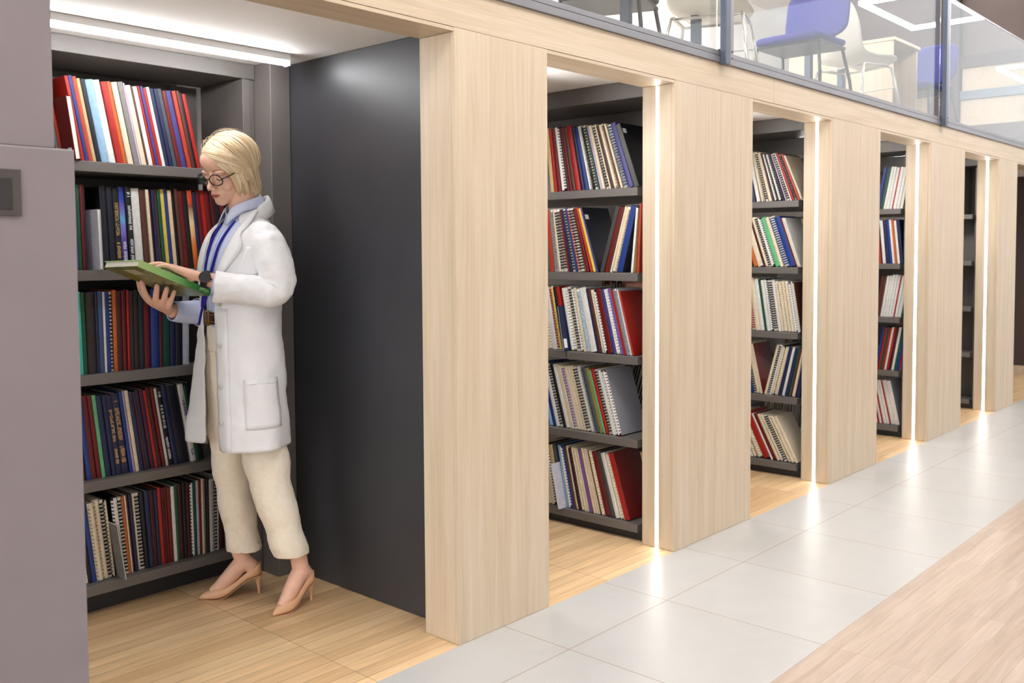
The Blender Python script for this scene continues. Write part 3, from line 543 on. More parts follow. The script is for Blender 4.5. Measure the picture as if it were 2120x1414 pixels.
# ------------------------------------------------------------------ glass balustrade and upper floor
POSTX = [1.0, 3.96, 6.99, 10.05]
for i, x in enumerate(POSTX):
    t = thing('railing_post', ['railing post above the first bay', 'grey railing post left of the blue chair, above the fascia', 'grey railing post right of the cream chairs, far along the balustrade', 'farthest railing post of the balustrade'][i], 'post', (x, 0, 2.212), group='railing posts')
    box('blade', M_post, -0.034, 0.004, -0.045, -0.013, 0, 0.93, t, bevel=0.002); box('blade', M_alu, 0.006, 0.036, -0.045, -0.013, 0, 0.93, t, bevel=0.002)
    if i: 
        for z in (0.03, 0.06): MB().tube([(0.021, -0.0475, z), (0.021, -0.0452, z)], 0.0045, 8).build('bolt', M_blackmetal, t)
    box('clip', M_blackmetal, -0.02, 0.02, -0.0125, 0.012, 0.066, 0.074, t)
for i, (a, b) in enumerate(zip(POSTX[:-1], POSTX[1:])):
    g = thing('glass_panel', ['clear balustrade glass panel left of the first railing post', 'clear balustrade glass panel in front of the blue chair', 'clear balustrade glass panel farthest right'][i], 'glass', (a, 0, 2.278), group='balustrade glass panels')
    box('pane', M_glass, 0.045, b - a - 0.045, -0.004, 0.006, 0, 0.85, g)
    box('top_edge', M_alu, 0.045, b - a - 0.045, -0.007, 0.009, 0.8505, 0.862, g)

ZF = 2.251
M_blackfab = mat('black_woven_fabric', (30, 28, 28), 0.85)
def visitor_chair(loc, rz, label, fab=M_bluefab):
    t = thing('visitor_chair', label, 'chair', loc, rz, group='blue upholstered chairs')
    # local: faces +x, seat centre at origin
    def pad(x0, x1, w, z0, z1, r, curve):
        rings = []; n = 9
        for i in range(n + 1):
            f = i / n; x = x0 + (x1 - x0) * f
            ww = w * (1 - 0.10 * (2 * f - 1) ** 6); dz = curve * math.sin(math.pi * f)
            ring = []
            for k in range(16):
                a = 2 * math.pi * k / 16; ca, sa = math.cos(a), math.sin(a)
                ring.append((x, ww * math.copysign(abs(ca) ** 0.35, ca), (z0 + z1) / 2 + dz + (z1 - z0) / 2 * math.copysign(abs(sa) ** 0.6, sa)))
            rings.append(ring)
        return rings
    MB().loft(pad(-0.21, 0.23, 0.24, 0.42, 0.475, 0.02, -0.012)).build('seat', fab, t, smooth=True, subsurf=1)
    box('seat_pan', M_blackmetal, -0.19, 0.2, -0.22, 0.22, 0.400, 0.418, t, bevel=0.004)
    # backrest
    rings = []
    for i in range(13):
        f = i / 12; z = 0.50 + 0.36 * f; hw = 0.225 * (1 - 0.55 * abs(2 * f - 1) ** 7) ; lean = -0.24 - 0.07 * f
        ring = []
        for k in range(20):
            a = 2 * math.pi * k / 20; ca, sa = math.cos(a), math.sin(a); y = hw * math.copysign(abs(ca) ** 0.5, ca)
            ring.append((lean + 0.10 * (y / 0.225) ** 2 * 0.35 + 0.024 * math.copysign(abs(sa) ** 0.7, sa), y, z))
        rings.append(ring)
    MB().loft(rings).build('backrest', fab, t, smooth=True, subsurf=1)
    for s in (-1, 1):
        MB().tube([(0.20, s * 0.21, 0.40), (0.23, s * 0.235, 0.2), (0.25, s * 0.245, 0.0)], 0.011).build('leg', M_blackmetal, t, smooth=True)
        MB().tube([(-0.16, s * 0.21, 0.40), (-0.22, s * 0.235, 0.2), (-0.26, s * 0.245, 0.0)], 0.011).build('leg', M_blackmetal, t, smooth=True)
        MB().tube([(-0.17, s * 0.10, 0.41), (-0.24, s * 0.10, 0.43), (-0.275, s * 0.10, 0.50), (-0.285, s * 0.10, 0.60)], 0.011).build('back_bracket', M_blackmetal, t, smooth=True)
    return t
def shell_chair(loc, rz, label):
    t = thing('shell_chair', label, 'chair', loc, rz, group='cream shell chairs')
    mb = MB(); prof = [(0.24, 0.425), (0.20, 0.445), (0.08, 0.435), (-0.06, 0.425), (-0.15, 0.44), (-0.20, 0.50), (-0.235, 0.62), (-0.265, 0.74), (-0.285, 0.82)]
    hw = [0.19, 0.215, 0.225, 0.225, 0.22, 0.215, 0.21, 0.20, 0.16]
    n = 12; top = []
    for (x, z), w in zip(prof, hw):
        top.append([(x + 0.05 * (abs(2 * j / n - 1) ** 3) * (1 if z > 0.5 else 0.3), w * (2 * j / n - 1), z + 0.035 * abs(2 * j / n - 1) ** 3 * (1 if z < 0.5 else 0.2)) for j in range(n + 1)])
    mb.loft(top, close=False, caps=False)
    o = mb.build('shell', M_cream, t, smooth=True, subsurf=1); s_ = o.modifiers.new('thick', 'SOLIDIFY'); s_.thickness = 0.012
    for s in (-1, 1):
        MB().tube([(0.24, s * 0.25, 0.0), (0.19, s * 0.215, 0.30), (0.17, s * 0.20, 0.395), (0.13, s * 0.19, 0.408), (-0.10, s * 0.19, 0.408), (-0.14, s * 0.20, 0.395), (-0.17, s * 0.215, 0.30), (-0.24, s * 0.25, 0.0)], 0.011).build('leg_frame', M_chrome, t, smooth=True)
    MB().tube([(0.13, -0.19, 0.402), (0.13, 0.19, 0.402)], 0.008).build('cross_bar', M_chrome, t); MB().tube([(-0.10, -0.19, 0.402), (-0.10, 0.19, 0.402)], 0.008).build('cross_bar', M_chrome, t)
    MB().tube([(0.205, -0.22, 0.26), (0.205, 0.22, 0.26)], 0.005).build('cross_bar', M_chrome, t)
    return t
visitor_chair((5.88, 0.53, ZF), math.pi, 'blue upholstered chair behind the glass, nearest to the railing')
visitor_chair((8.25, 0.62, ZF), R(170), 'blue upholstered chair at the far end behind the last railing post')
shell_chair((4.78, 0.55, ZF), R(20), 'cream shell chair with chrome legs left of the near blue chair')
shell_chair((6.75, 0.55, ZF), R(-15), 'cream shell chair with chrome legs right of the near blue chair')
def desk(loc, w, d, rz, label, dark=False):
    t = thing('desk', label, 'desk', loc, rz, group='desks on the upper floor')
    box('desk_top', M_blackmetal if dark else M_oak_h, -w / 2, w / 2, -d / 2, d / 2, 0.715, 0.74, t, bevel=0.002)
    if dark:
        for sx in (-1, 1):
            for sy in (-1, 1): MB().tube([(sx * (w / 2 - 0.05), sy * (d / 2 - 0.05), 0.714), (sx * (w / 2 - 0.01), sy * (d / 2 - 0.02), 0)], [0.02, 0.014], 4).build('leg', M_blackmetal, t)
        box('rail', M_blackmetal, -w / 2 + 0.06, w / 2 - 0.06, -d / 2 + 0.03, -d / 2 + 0.05, 0.64, 0.70, t)
    else:
        for sx in (-1, 1): box('side_panel', M_oak_v, sx * (w / 2 - 0.02) - 0.012, sx * (w / 2 - 0.02) + 0.012, -d / 2 + 0.02, d / 2 - 0.02, 0, 0.714, t)
        box('modesty_panel', M_oak_v, -w / 2 + 0.04, w / 2 - 0.04, -0.01, 0.01, 0.25, 0.70, t)
    return t
visitor_chair((4.13, 0.78, ZF), R(200), 'black framed chair at the upper left, left of the cream shell chairs', M_blackfab)
desk((7.7, 0.95, ZF), 0.55, 0.9, 0, 'oak desk with side panels behind the right cream chair')
desk((9.6, 1.5, ZF), 1.2, 0.7, 0, 'oak desk farther back at the right of the upper floor')
for i, (x, y) in enumerate(((4.06, 0.62), (4.74, 0.62), (6.4, 0.72), (6.95, 0.72))):  # built uprights stand in for posts reflected in the balustrade glass
    o = tag(MB().box(x - 0.03, x - 0.002, y - 0.02, y + 0.02, ZF, 4.9).box(x + 0.002, x + 0.025, y - 0.02, y + 0.02, ZF, 4.9).build('reflected_post', M_post), 'slim grey upright standing in for a reflected post, %s from the left' % ORD[i], 'post', 'stand-ins for reflected posts')
# upper room shell
struct(box('wall_back.001', M_white, -1.5, 18, 4.6, 4.7, 2.251, 6.0))
struct(box('wall_right.002', M_brown, 14.6, 14.7, -0.3, 4.59, 2.251, 6.0))
for i, (y, m_) in enumerate(((1.2, M_brown2), (2.5, M_brown2))): struct(box('trim_%d' % (4 + i), m_, 14.45, 14.59, y - 0.28, y + 0.1, 2.252, 5.9))
for i, (x, w, h) in enumerate(((6.0, 1.6, 0.9), (8.2, 1.2, 1.3), (10.4, 1.6, 0.9), (12.6, 1.4, 1.3))):
    t = thing('storage_cabinet', 'oak storage cabinet against the upper back wall, %s from left' % ORD[i], 'cabinet', (x, 4.35, ZF), group='storage cabinets on the upper floor')
    box('body', M_oak_v, -w / 2, w / 2, -0.2, 0.24, 0, h, t)
    for s in (-1, 1):
        dr = box('door', M_oak_v, s * w / 4 - w / 4 + 0.004, s * w / 4 + w / 4 - 0.004, -0.22, -0.2005, 0.06, h - 0.02, t)
        box('handle', M_blackmetal, s * 0.04 - 0.006, s * 0.04 + 0.006, -0.235, -0.2205, h * 0.5, h * 0.5 + 0.12, dr)
# the hall's square LED frames (they mirror in the balustrade glass)
for i, (x, y) in enumerate(HALL_LAMPS):
    t = thing('ceiling_light', 'white LED frame lamp under the hall ceiling, %s along the aisle from the left end' % ORD[i], 'light', (x, y, HALL_LAMP_Z), group='square LED frame lamps of the hall')
    a, b = 0.85, 0.44
    for x0, x1, y0, y1 in ((-a, a, -b, -b + 0.045), (-a, a, b - 0.045, b), (-a, -a + 0.045, -b + 0.046, b - 0.046), (a - 0.045, a, -b + 0.046, b - 0.046)):
        lb = box('light_bar', M_frame_glow, x0, x1, y0, y1, 0, 0.04, t); box('added_uplight', M_up_glow, x0, x1, y0, y1, 0.0405, 0.046, lb)  # unseen upward strips added to brighten the hall ceiling mirrored in the glass
struct(box('ceiling.001', M_ceil, -4, 13.2, -9, 6, 4.95, 5.05))
for i, x in enumerate((4.2, 9.2)):  # lamps added out of view to brighten the room behind the glass
    t = thing('ceiling_light', 'added unseen white LED frame lamp above the upper floor, %s' % ('left one' if i == 0 else 'right one'), 'light', (x, 2.6, 4.6), group='added LED frame lamps of the upper floor')
    for x0, x1, y0, y1 in ((-0.85, 0.85, -0.44, -0.37), (-0.85, 0.85, 0.37, 0.44), (-0.85, -0.78, -0.369, 0.369), (0.78, 0.85, -0.369, 0.369)): box('light_bar', M_added_glow_upper, x0, x1, y0, y1, 0, 0.05, t)
# far end of the upper floor: dark window bands and oak panelling
for i, (z0, z1, m_) in enumerate(((2.9, 3.12, M_brown2), (3.5, 3.62, M_post), (3.95, 4.12, M_brown2))): struct(box('trim_%d' % (6 + i), m_, 14.5, 14.597, -0.25, 3.6, z0, z1))
for i, (y0, y1, z0, z1) in enumerate(((0.2, 1.1, 3.125, 3.495), (1.3, 2.3, 3.125, 3.495), (0.3, 2.2, 3.625, 3.945))):
    w_ = thing('wall_panel', 'oak wall panel at the far end of the upper floor, %s of three' % ORD[i], 'panel', (14.55, y0, z0), group='oak wall panels at the far end')
    box('board', M_oak_h, 0, 0.045, 0, y1 - y0, 0, z1 - z0, w_)
# ------------------------------------------------------------------ the woman
PZ = R(168.0)
woman = thing('person', 'person in white lab coat and glasses reading a green book in the first bay', 'person', (1.952, 0.889, 0), PZ)
M_skin = mat('skin', (234, 188, 164), 0.5, 0, 0.05, 40, 0.06, 700, spec=0.35, sss=0.12)
M_lip = mat('lips', (190, 104, 92), 0.4)
M_hair = None
def hair_mat():
    m = bpy.data.materials.new('blonde_hair'); m.use_nodes = True; nt = m.node_tree; b = nt.nodes['Principled BSDF']
    tc = nt.nodes.new('ShaderNodeTexCoord'); at = nt.nodes.new('ShaderNodeAttribute'); at.attribute_name = 'lock'
    n = nt.nodes.new('ShaderNodeTexNoise'); n.inputs['Scale'].default_value = 1.0; n.inputs['Detail'].default_value = 5
    mp = nt.nodes.new('ShaderNodeMapping'); mp.inputs['Scale'].default_value = (60, 60, 2)
    nt.links.new(tc.outputs['UV'], mp.inputs['Vector']); nt.links.new(mp.outputs['Vector'], n.inputs['Vector'])
    ad = nt.nodes.new('ShaderNodeMath'); ad.operation = 'MULTIPLY_ADD'; ad.inputs[1].default_value = 0.22
    nt.links.new(n.outputs['Fac'], ad.inputs[0]); nt.links.new(at.outputs['Fac'], ad.inputs[2])
    r = ramp(nt, [(0.10, (176, 142, 100)), (0.35, (214, 184, 140)), (0.62, (236, 216, 182)), (0.85, (246, 234, 212))])
    nt.links.new(ad.outputs[0], r.inputs['Fac']); nt.links.new(r.outputs['Color'], b.inputs['Base Color'])
    b.inputs['Roughness'].default_value = 0.38; b.inputs['Specular IOR Level'].default_value = 0.6
    return m
M_coat = mat('white_coat_cotton', (234, 234, 236), 0.8, 0, 0.015, 30, 0.25, 700, sheen=0.1)
M_shirt = mat('pale_blue_shirt_cotton', (202, 210, 236), 0.75, 0, 0.03, 60, 0.2, 900)
M_trouser = mat('ecru_trouser_denim', (248, 238, 220), 0.85, 0, 0.03, 60, 0.3, 1200)
M_belt = mat('dark_brown_leather', (44, 32, 26), 0.4); M_stud = mat('gold_metal', (206, 160, 84), 0.3, 0.9)
M_shoe = mat('nude_leather', (220, 172, 132), 0.32, 0, 0.02, 40); M_sole = mat('tan_sole', (196, 148, 112), 0.5)
M_lany = mat('blue_ribbon', (34, 22, 176), 0.6); M_frame = mat('black_acetate', (20, 18, 20), 0.25)
M_watch = mat('black_watch_glass', (12, 12, 14), 0.15); M_strap = mat('black_rubber_strap', (18, 18, 20), 0.6)
M_lens = M_glass.copy(); M_lens.name = 'spectacle_lens'; M_lens.node_tree.nodes['Principled BSDF'].inputs['IOR'].default_value = 1.12
M_button = mat('pearl_button', (214, 210, 204), 0.3); M_brow = mat('brow_hair', (150, 112, 84), 0.8); M_lash = mat('eyelash', (48, 34, 30), 0.8)

def cr(pts, n):
    """Catmull-Rom through pts, n samples"""
    P = [Vector(p) for p in pts]; P = [P[0] * 2 - P[1]] + P + [P[-1] * 2 - P[-2]]; out = []
    m = len(P) - 3
    for i in range(n):
        t = i / (n - 1) * m; k = min(int(t), m - 1); u = t - k
        a, b, c, d = P[k:k + 4]
        out.append(0.5 * ((2 * b) + (c - a) * u + (2 * a - 5 * b + 4 * c - d) * u * u + (3 * b - a - 3 * c + d) * u ** 3))
    return out
def folds(o, size, strength, tex='CLOUDS'):
    t = bpy.data.textures.get('folds_%g' % size) or bpy.data.textures.new('folds_%g' % size, 'CLOUDS'); t.noise_scale = size; t.noise_depth = 2
    m = o.modifiers.new('folds', 'DISPLACE'); m.texture = t; m.texture_coords = 'LOCAL'; m.strength = strength; m.mid_level = 0.5
def crs(vals, n): return [v.x for v in cr([Vector((x, 0, 0)) for x in vals], n)]
def limb(mb, pts, rads, n=24, seg=20): mb.tube(cr(pts, n), crs(rads, n), seg); return mb
def blob(mb, c, r, M=None, nu=20, nv=12):
    rings = []
    for i in range(nv + 1):
        a = math.pi * i / nv; sa = max(math.sin(a), 1e-3)
        ring = []
        for j in range(nu):
            b = 2 * math.pi * j / nu; p = Vector((c[0] + r[0] * sa * math.cos(b), c[1] + r[1] * sa * math.sin(b), c[2] + r[2] * math.cos(a)))
            ring.append(M @ p if M else p)
        rings.append(ring)
    mb.loft(rings, True, True); return mb
def union(mb, name, mats, parent, voxel, smooth_it=3, fac=0.5):
    o = mb.build('tmp_union', mats)
    r = o.modifiers.new('r', 'REMESH'); r.mode = 'VOXEL'; r.voxel_size = voxel; r.use_smooth_shade = True
    if smooth_it: s = o.modifiers.new('s', 'SMOOTH'); s.factor = fac; s.iterations = smooth_it
    dg = bpy.context.evaluated_depsgraph_get(); dg.update()
    me = bpy.data.meshes.new_from_object(o.evaluated_get(dg)); me.name = name
    me.materials.clear()
    for q in (mats if isinstance(mats, (list, tuple)) else [mats]): me.materials.append(q)
    bpy.data.objects.remove(o)
    me.polygons.foreach_set('use_smooth', [True] * len(me.polygons))
    w = bpy.data.objects.new(name, me); C.objects.link(w); w.parent = parent
    return w
HEAD = Matrix.Translation((0.036, 0.0, 1.662)) @ Matrix.Rotation(R(26), 4, 'Z') @ Matrix.Rotation(R(22), 4, 'Y') @ Matrix.Rotation(R(-4), 4, 'X')
def H(x, y, z): return HEAD @ Vector((x, y, z))
# --- body: one continuous skin
b = MB()
blob(b, (-0.012, 0, 0.022), (0.092, 0.073, 0.076), HEAD, 32, 20)
blob(b, (0.028, 0, -0.035), (0.060, 0.058, 0.080), HEAD, 32, 20)
blob(b, (0.034, 0, -0.082), (0.046, 0.046, 0.032), HEAD)
blob(b, (0.066, 0, -0.100), (0.024, 0.028, 0.020), HEAD)
blob(b, (0.056, 0, 0.050), (0.042, 0.056, 0.045), HEAD)
for s in (-1, 1):
    blob(b, (0.055, s * 0.036, -0.038), (0.027, 0.022, 0.026), HEAD)
    blob(b, (0.074, s * 0.028, 0.014), (0.017, 0.026, 0.010), HEAD)
    blob(b, (0.0765, s * 0.031, -0.006), (0.0125, 0.0140, 0.0115), HEAD)
    blob(b, (0.1015, s * 0.0105, -0.0445), (0.0095, 0.0070, 0.0070), HEAD)
    blob(b, (-0.006, s * 0.074, -0.018), (0.018, 0.006, 0.028), HEAD)
limb(b, [H(0.082, 0, 0.012), H(0.094, 0, -0.012), H(0.1075, 0, -0.032), H(0.1125, 0, -0.0415)], [0.0065, 0.0072, 0.0092, 0.0098], 10, 12)
blob(b, (0.070, 0, -0.072), (0.025, 0.034, 0.028), HEAD)
blob(b, (0.0925, 0, -0.0680), (0.0062, 0.0190, 0.0042), HEAD)
blob(b, (0.0910, 0, -0.0765), (0.0064, 0.0160, 0.0048), HEAD)
limb(b, [H(-0.03, 0, -0.03), (-0.012, 0, 1.56), (-0.02, 0, 1.50), (-0.028, 0, 1.42)], [0.058, 0.052, 0.052, 0.065], 12)
# torso core, arms
limb(b, [(-0.025, 0, 1.44), (-0.01, 0, 1.36), (-0.005, 0, 1.22), (0, 0, 1.08), (0, 0, 0.98)], [0.06, 0.085, 0.085, 0.085, 0.08], 16)
LS = [(-0.03, 0.06, 1.42), (-0.035, 0.165, 1.395), (-0.05, 0.215, 1.29), (-0.05, 0.222, 1.215), (0.04, 0.190, 1.228), (0.13, 0.158, 1.246), (0.18, 0.132, 1.262)]
limb(b, LS, [0.05, 0.046, 0.040, 0.038, 0.036, 0.029, 0.024], 40)
RS = [(-0.03, -0.06, 1.42), (-0.035, -0.165, 1.395), (-0.045, -0.210, 1.28), (-0.035, -0.205, 1.145), (0.05, -0.178, 1.128), (0.16, -0.140, 1.128), (0.222, -0.122, 1.134)]
limb(b, RS, [0.05, 0.046, 0.040, 0.038, 0.036, 0.030, 0.025], 40)
# right hand under the book: back of the hand towards the aisle
PN = Vector((0.345, 0.138, -0.928))
def finger(mb, kn, tip, r0, bulge, nrm):
    kn = Vector(kn); tip = Vector(tip)
    p1 = kn.lerp(tip, 0.45) + nrm * bulge; p2 = kn.lerp(tip, 0.76) + nrm * bulge * 0.65
    mb.tube(cr([kn, p1, p2, tip], 14), crs([r0 * 1.25, r0 * 1.15, r0 * 1.08, r0 * 0.95], 14), 12)
    blob(mb, tip, (r0 * 0.97,) * 3, None, 10, 8)
rk = [(0.312, -0.062, 1.182), (0.290, -0.055, 1.168), (0.271, -0.043, 1.161), (0.254, -0.032, 1.156)]
rt = [(0.345, -0.030, 1.246), (0.298, -0.008, 1.232), (0.268, 0.006, 1.223), (0.241, 0.001, 1.211)]
for k, t_, r_, bu in zip(rk, rt, (0.0096, 0.0100, 0.0094, 0.0084), (0.008, 0.010, 0.010, 0.009)): finger(b, k, t_, r_, bu, PN)
wr = Vector((0.226, -0.121, 1.135))
for k, r_ in zip(rk, (0.0125, 0.0125, 0.012, 0.011)):
    k = Vector(k); b.tube(cr([wr.lerp(k, -0.05), wr.lerp(k, 0.5), k], 12), crs([0.018, 0.0155, r_], 12), 12)
b.tube(cr([(0.245, -0.118, 1.145), (0.292, -0.124, 1.172), (0.322, -0.128, 1.212), (0.334, -0.118, 1.250)], 14), crs([0.017, 0.014, 0.0105, 0.0085], 14), 12)
# left hand resting on the cover
lk = [(0.262, 0.040, 1.298), (0.272, 0.058, 1.302), (0.272, 0.078, 1.300), (0.266, 0.096, 1.294)]
lt = [(0.318, -0.004, 1.300), (0.336, 0.020, 1.307), (0.338, 0.048, 1.308), (0.322, 0.078, 1.302)]
UPN = Vector((-0.345, -0.138, 0.928)); wl_ = Vector((0.182, 0.130, 1.264))
for k, t_, r_ in zip(lk, lt, (0.0082, 0.0085, 0.008, 0.007)): finger(b, k, t_, r_, 0.008, UPN)
for k, r_ in zip(lk, (0.0125, 0.0125, 0.012, 0.011)):
    k = Vector(k); b.tube(cr([wl_.lerp(k, -0.05), wl_.lerp(k, 0.5), k], 12), crs([0.019, 0.016, r_], 12), 12)
b.tube(cr([(0.200, 0.105, 1.264), (0.232, 0.062, 1.266), (0.262, 0.024, 1.274), (0.288, 0.006, 1.282)], 14), crs([0.017, 0.014, 0.0105, 0.0085], 14), 12)
# legs and feet (heels lifted)
FEET = [((-0.037, 0.176), (-0.222, 0.104), 1), ((0.128, -0.163), (-0.090, -0.093), -1)]
ANK = []
for (tx, ty), (hx, hy), s in FEET:
    d = Vector((tx - hx, ty - hy, 0)); L_ = d.length; d.normalize(); toe = Vector((tx, ty, 0)); heel = Vector((hx, hy, 0))
    at = lambda f, z: Vector((heel.x + d.x * L_ * f, heel.y + d.y * L_ * f, z))
    ANK.append((heel, d, L_))
    knee = Vector((-0.055, 0.098, 0.49)) if s > 0 else Vector((0.010, -0.112, 0.48))
    limb(b, [(0, s * 0.08, 1.0), (0.0, s * 0.09, 0.80), knee, at(0.62, 0.33) if s > 0 else at(0.40, 0.32), at(0.36, 0.215), at(0.28, 0.150), at(0.20, 0.115)], [0.08, 0.060, 0.044, 0.034, 0.032, 0.032, 0.030], 30)
    limb(b, [at(0.10, 0.105), at(0.26, 0.130), at(0.46, 0.088), at(0.64, 0.048), at(0.80, 0.026)], [0.027, 0.033, 0.031, 0.026, 0.017], 16)
body = union(b, 'body', M_skin, woman, 0.003, 4, 0.5)
IH = HEAD.inverted()
bmh = bmesh.new(); bmh.from_mesh(body.data)
hv = [v for v in bmh.verts if v.co.z > 1.5 and not ((IH @ v.co).x > 0.088 and (IH @ v.co).z > -0.05 and abs((IH @ v.co).y) < 0.016)]
for _ in range(7): bmesh.ops.smooth_vert(bmh, verts=hv, factor=0.5, use_axis_x=True, use_axis_y=True, use_axis_z=True)
bmh.to_mesh(body.data); bmh.free()
from mathutils.bvhtree import BVHTree
bvh = BVHTree.FromPolygons([v.co for v in body.data.vertices], [p.vertices for p in body.data.polygons])
HD = (HEAD.to_3x3() @ Vector((-1, 0, 0))).normalized()
def face(y, z, off=0.0):
    hit = bvh.ray_cast(H(0.25, y, z), HD)[0]
    if hit is None: return H(0.09, y, z)
    return hit - HD * off
lp = MB()
for zc_, hz_, up_ in ((-0.0688, 0.0036, 1), (-0.0762, 0.0044, -1)):
    rings = []
    for k in range(17):
        y = -0.0205 + 0.041 * k / 16; f = max(0.0, 1 - (abs(y) / 0.0212) ** 2.2); hz = hz_ * max(0.12, f) ** 0.7
        z = zc_ - (1 - f) * 0.0010 if up_ > 0 else zc_ + (1 - f) * 0.0044
        if up_ > 0: z -= 0.0009 * math.exp(-(y / 0.0035) ** 2)
        c_ = face(y, z, -0.0016); up_v = HEAD.to_3x3() @ Vector((0, 0, 1))
        rings.append([c_ - HD * (0.0042 * max(0.2, f) ** 0.5 * math.cos(a_)) + up_v * (hz * math.sin(a_)) for a_ in [2 * math.pi * m / 12 for m in range(12)]])
    lp.loft(rings, True, True)
lp.build('lips', M_lip, woman, smooth=True)
MB().tube([face(-0.0215 + 0.043 * k / 14, -0.0726 + 0.0032 * (2 * k / 14 - 1) ** 2, 0.0010 + 0.0016 * (1 - (2 * k / 14 - 1) ** 2)) for k in range(15)], 0.0008, 6).build('mouth_line', mat('mouth_dark', (112, 48, 44), 0.6), woman)
for s in (-1, 1):
    MB().tube([face(s * (0.012 + 0.036 * k / 11), 0.0175 + 0.0055 * math.sin(math.pi * (k / 11) ** 0.8 * 0.75), 0.0004) for k in range(12)], crs([0.0018, 0.0020, 0.0016, 0.0006], 12), 6).build('eyebrow', M_brow, woman, smooth=True)
    MB().tube([face(s * (0.0185 + 0.026 * k / 11), -0.0105 - 0.0042 * math.sin(math.pi * k / 11), 0.0006) for k in range(12)], crs([0.0009, 0.0016, 0.0016, 0.0009], 12), 6).build('eyelash', M_lash, woman, smooth=True)
    MB().tube([face(s * (0.0190 + 0.025 * k / 11), -0.0005 + 0.0040 * math.sin(math.pi * k / 11), 0.0) for k in range(12)], crs([0.0005, 0.0009, 0.0005], 12), 6).build('lid_crease', mat('lid_crease_skin', (176, 122, 100), 0.6), woman, smooth=True)
# --- glasses
gl = bpy.data.objects.new('glasses', None); C.objects.link(gl); gl.parent = woman; gl['label'] = 'round black glasses'
for s in (-1, 1):
    c_ = Vector((0.1015, s * 0.0325, -0.010)); nx = Vector((0.965, s * 0.22, -0.14)).normalized(); ux = Vector((0, 0, 1)).cross(nx).normalized(); uz = nx.cross(ux).normalized()
    ring = [HEAD @ (c_ + ux * (0.0255 * math.cos(a)) + uz * (0.0215 * math.sin(a) - 0.0012 * math.cos(2 * a))) for a in [2 * math.pi * k / 36 for k in range(37)]]
    MB().tube(ring, 0.0021, 8).build('rim', M_frame, gl, smooth=True)
    mbl = MB(); mbl.v = [tuple(p + (HEAD.to_3x3() @ nx) * 0.0004) for p in ring[:-1]] + [tuple(p - (HEAD.to_3x3() @ nx) * 0.0004) for p in ring[:-1]]
    mbl.face(*range(36)); mbl.face(*range(71, 35, -1))
    for k in range(36): mbl.face(k, (k + 1) % 36, 36 + (k + 1) % 36, 36 + k)
    mbl.build('lens', M_lens, gl)
    pA, pB = c_ + ux * 0.0245 + uz * 0.005, c_ - ux * 0.0245 + uz * 0.005; e_ = HEAD @ (pA if pA.y * s > pB.y * s else pB)
    MB().tube([e_, H(0.075, s * 0.068, -0.003), H(0.04, s * 0.0775, 0.003), H(-0.01, s * 0.080, 0.0)], [0.0022, 0.0022, 0.0018, 0.0018], 8).build('temple', M_frame, gl, smooth=True)
MB().tube(cr([H(0.1075, -0.0095, -0.006), H(0.112, 0, -0.003), H(0.1075, 0.0095, -0.006)], 8), 0.0015, 8).build('bridge', M_frame, gl, smooth=True)

# --- hair: a chin-length bob, parted on her right, of many combed locks
rh = random.Random(11)
def ell(d, vol=0.0):
    a_, b_, c_ = (0.112 + vol, 0.091 + vol, 0.101 + vol)
    k = 1.0 / math.sqrt((d.x / a_) ** 2 + (d.y / b_) ** 2 + (d.z / c_) ** 2)
    return Vector((-0.024, 0, 0.024)) + d * k
def lock(mb, S, E, drop, vol, r0, tone, tones, curl=0.0, n=22, wave=0.0):
    dS = Vector(S).normalized(); dE = Vector(E).normalized(); ang = dS.angle(dE); pts = []
    na = int(n * 0.7)
    for i in range(na + 1):
        t = i / na; q = (dS * math.sin((1 - t) * ang) + dE * math.sin(t * ang)) / math.sin(ang)
        pts.append(ell(q.normalized(), vol * (0.3 + 0.7 * math.sin(math.pi * min(1, t * 1.1)) ** 0.7)))
    last = pts[-1]; tang = (pts[-1] - pts[-2]).normalized()
    for i in range(1, n - na):
        f = i / (n - na - 1)
        dd = Vector((-0.10, 0, -1)).lerp(tang, max(0, 0.6 - f)).normalized()
        last = last + dd * (drop / (n - na - 1)) + Vector((0.0, -dE.y, 0)) * (curl * f * f) + Vector((-dE.x * curl * f * f * 0.6, 0, 0))
        pts.append(last)
    N = len(pts); rings = []; up = None
    for i, p in enumerate(pts):
        t = (pts[min(i + 1, N - 1)] - pts[max(i - 1, 0)]).normalized()
        o_ = (p - Vector((-0.014, 0, 0.02))); o_ = (o_ - t * o_.dot(t)).normalized(); a_ = t.cross(o_).normalized()
        f = i / (N - 1); w = r0 * (0.55 + 0.75 * math.sin(math.pi * (0.12 + 0.70 * f))) * (1 if f < 0.86 else max(0.10, 1 - (f - 0.86) / 0.14 * 0.9)); h_ = w * 0.36
        off = a_ * (wave * math.sin(f * 5 + tone * 9))
        rings.append([HEAD @ (p + off + a_ * (w * math.cos(2 * math.pi * k / 8)) + o_ * (h_ * math.sin(2 * math.pi * k / 8))) for k in range(8)])
    n0 = len(mb.v); mb.loft(rings, True, True); tones += [tone] * (len(mb.v) - n0)
    for i in range(N):
        for k in range(8): UVH.append((k / 8 + tone * 7, i / N))
UVH = []
hb = MB(); tones = []
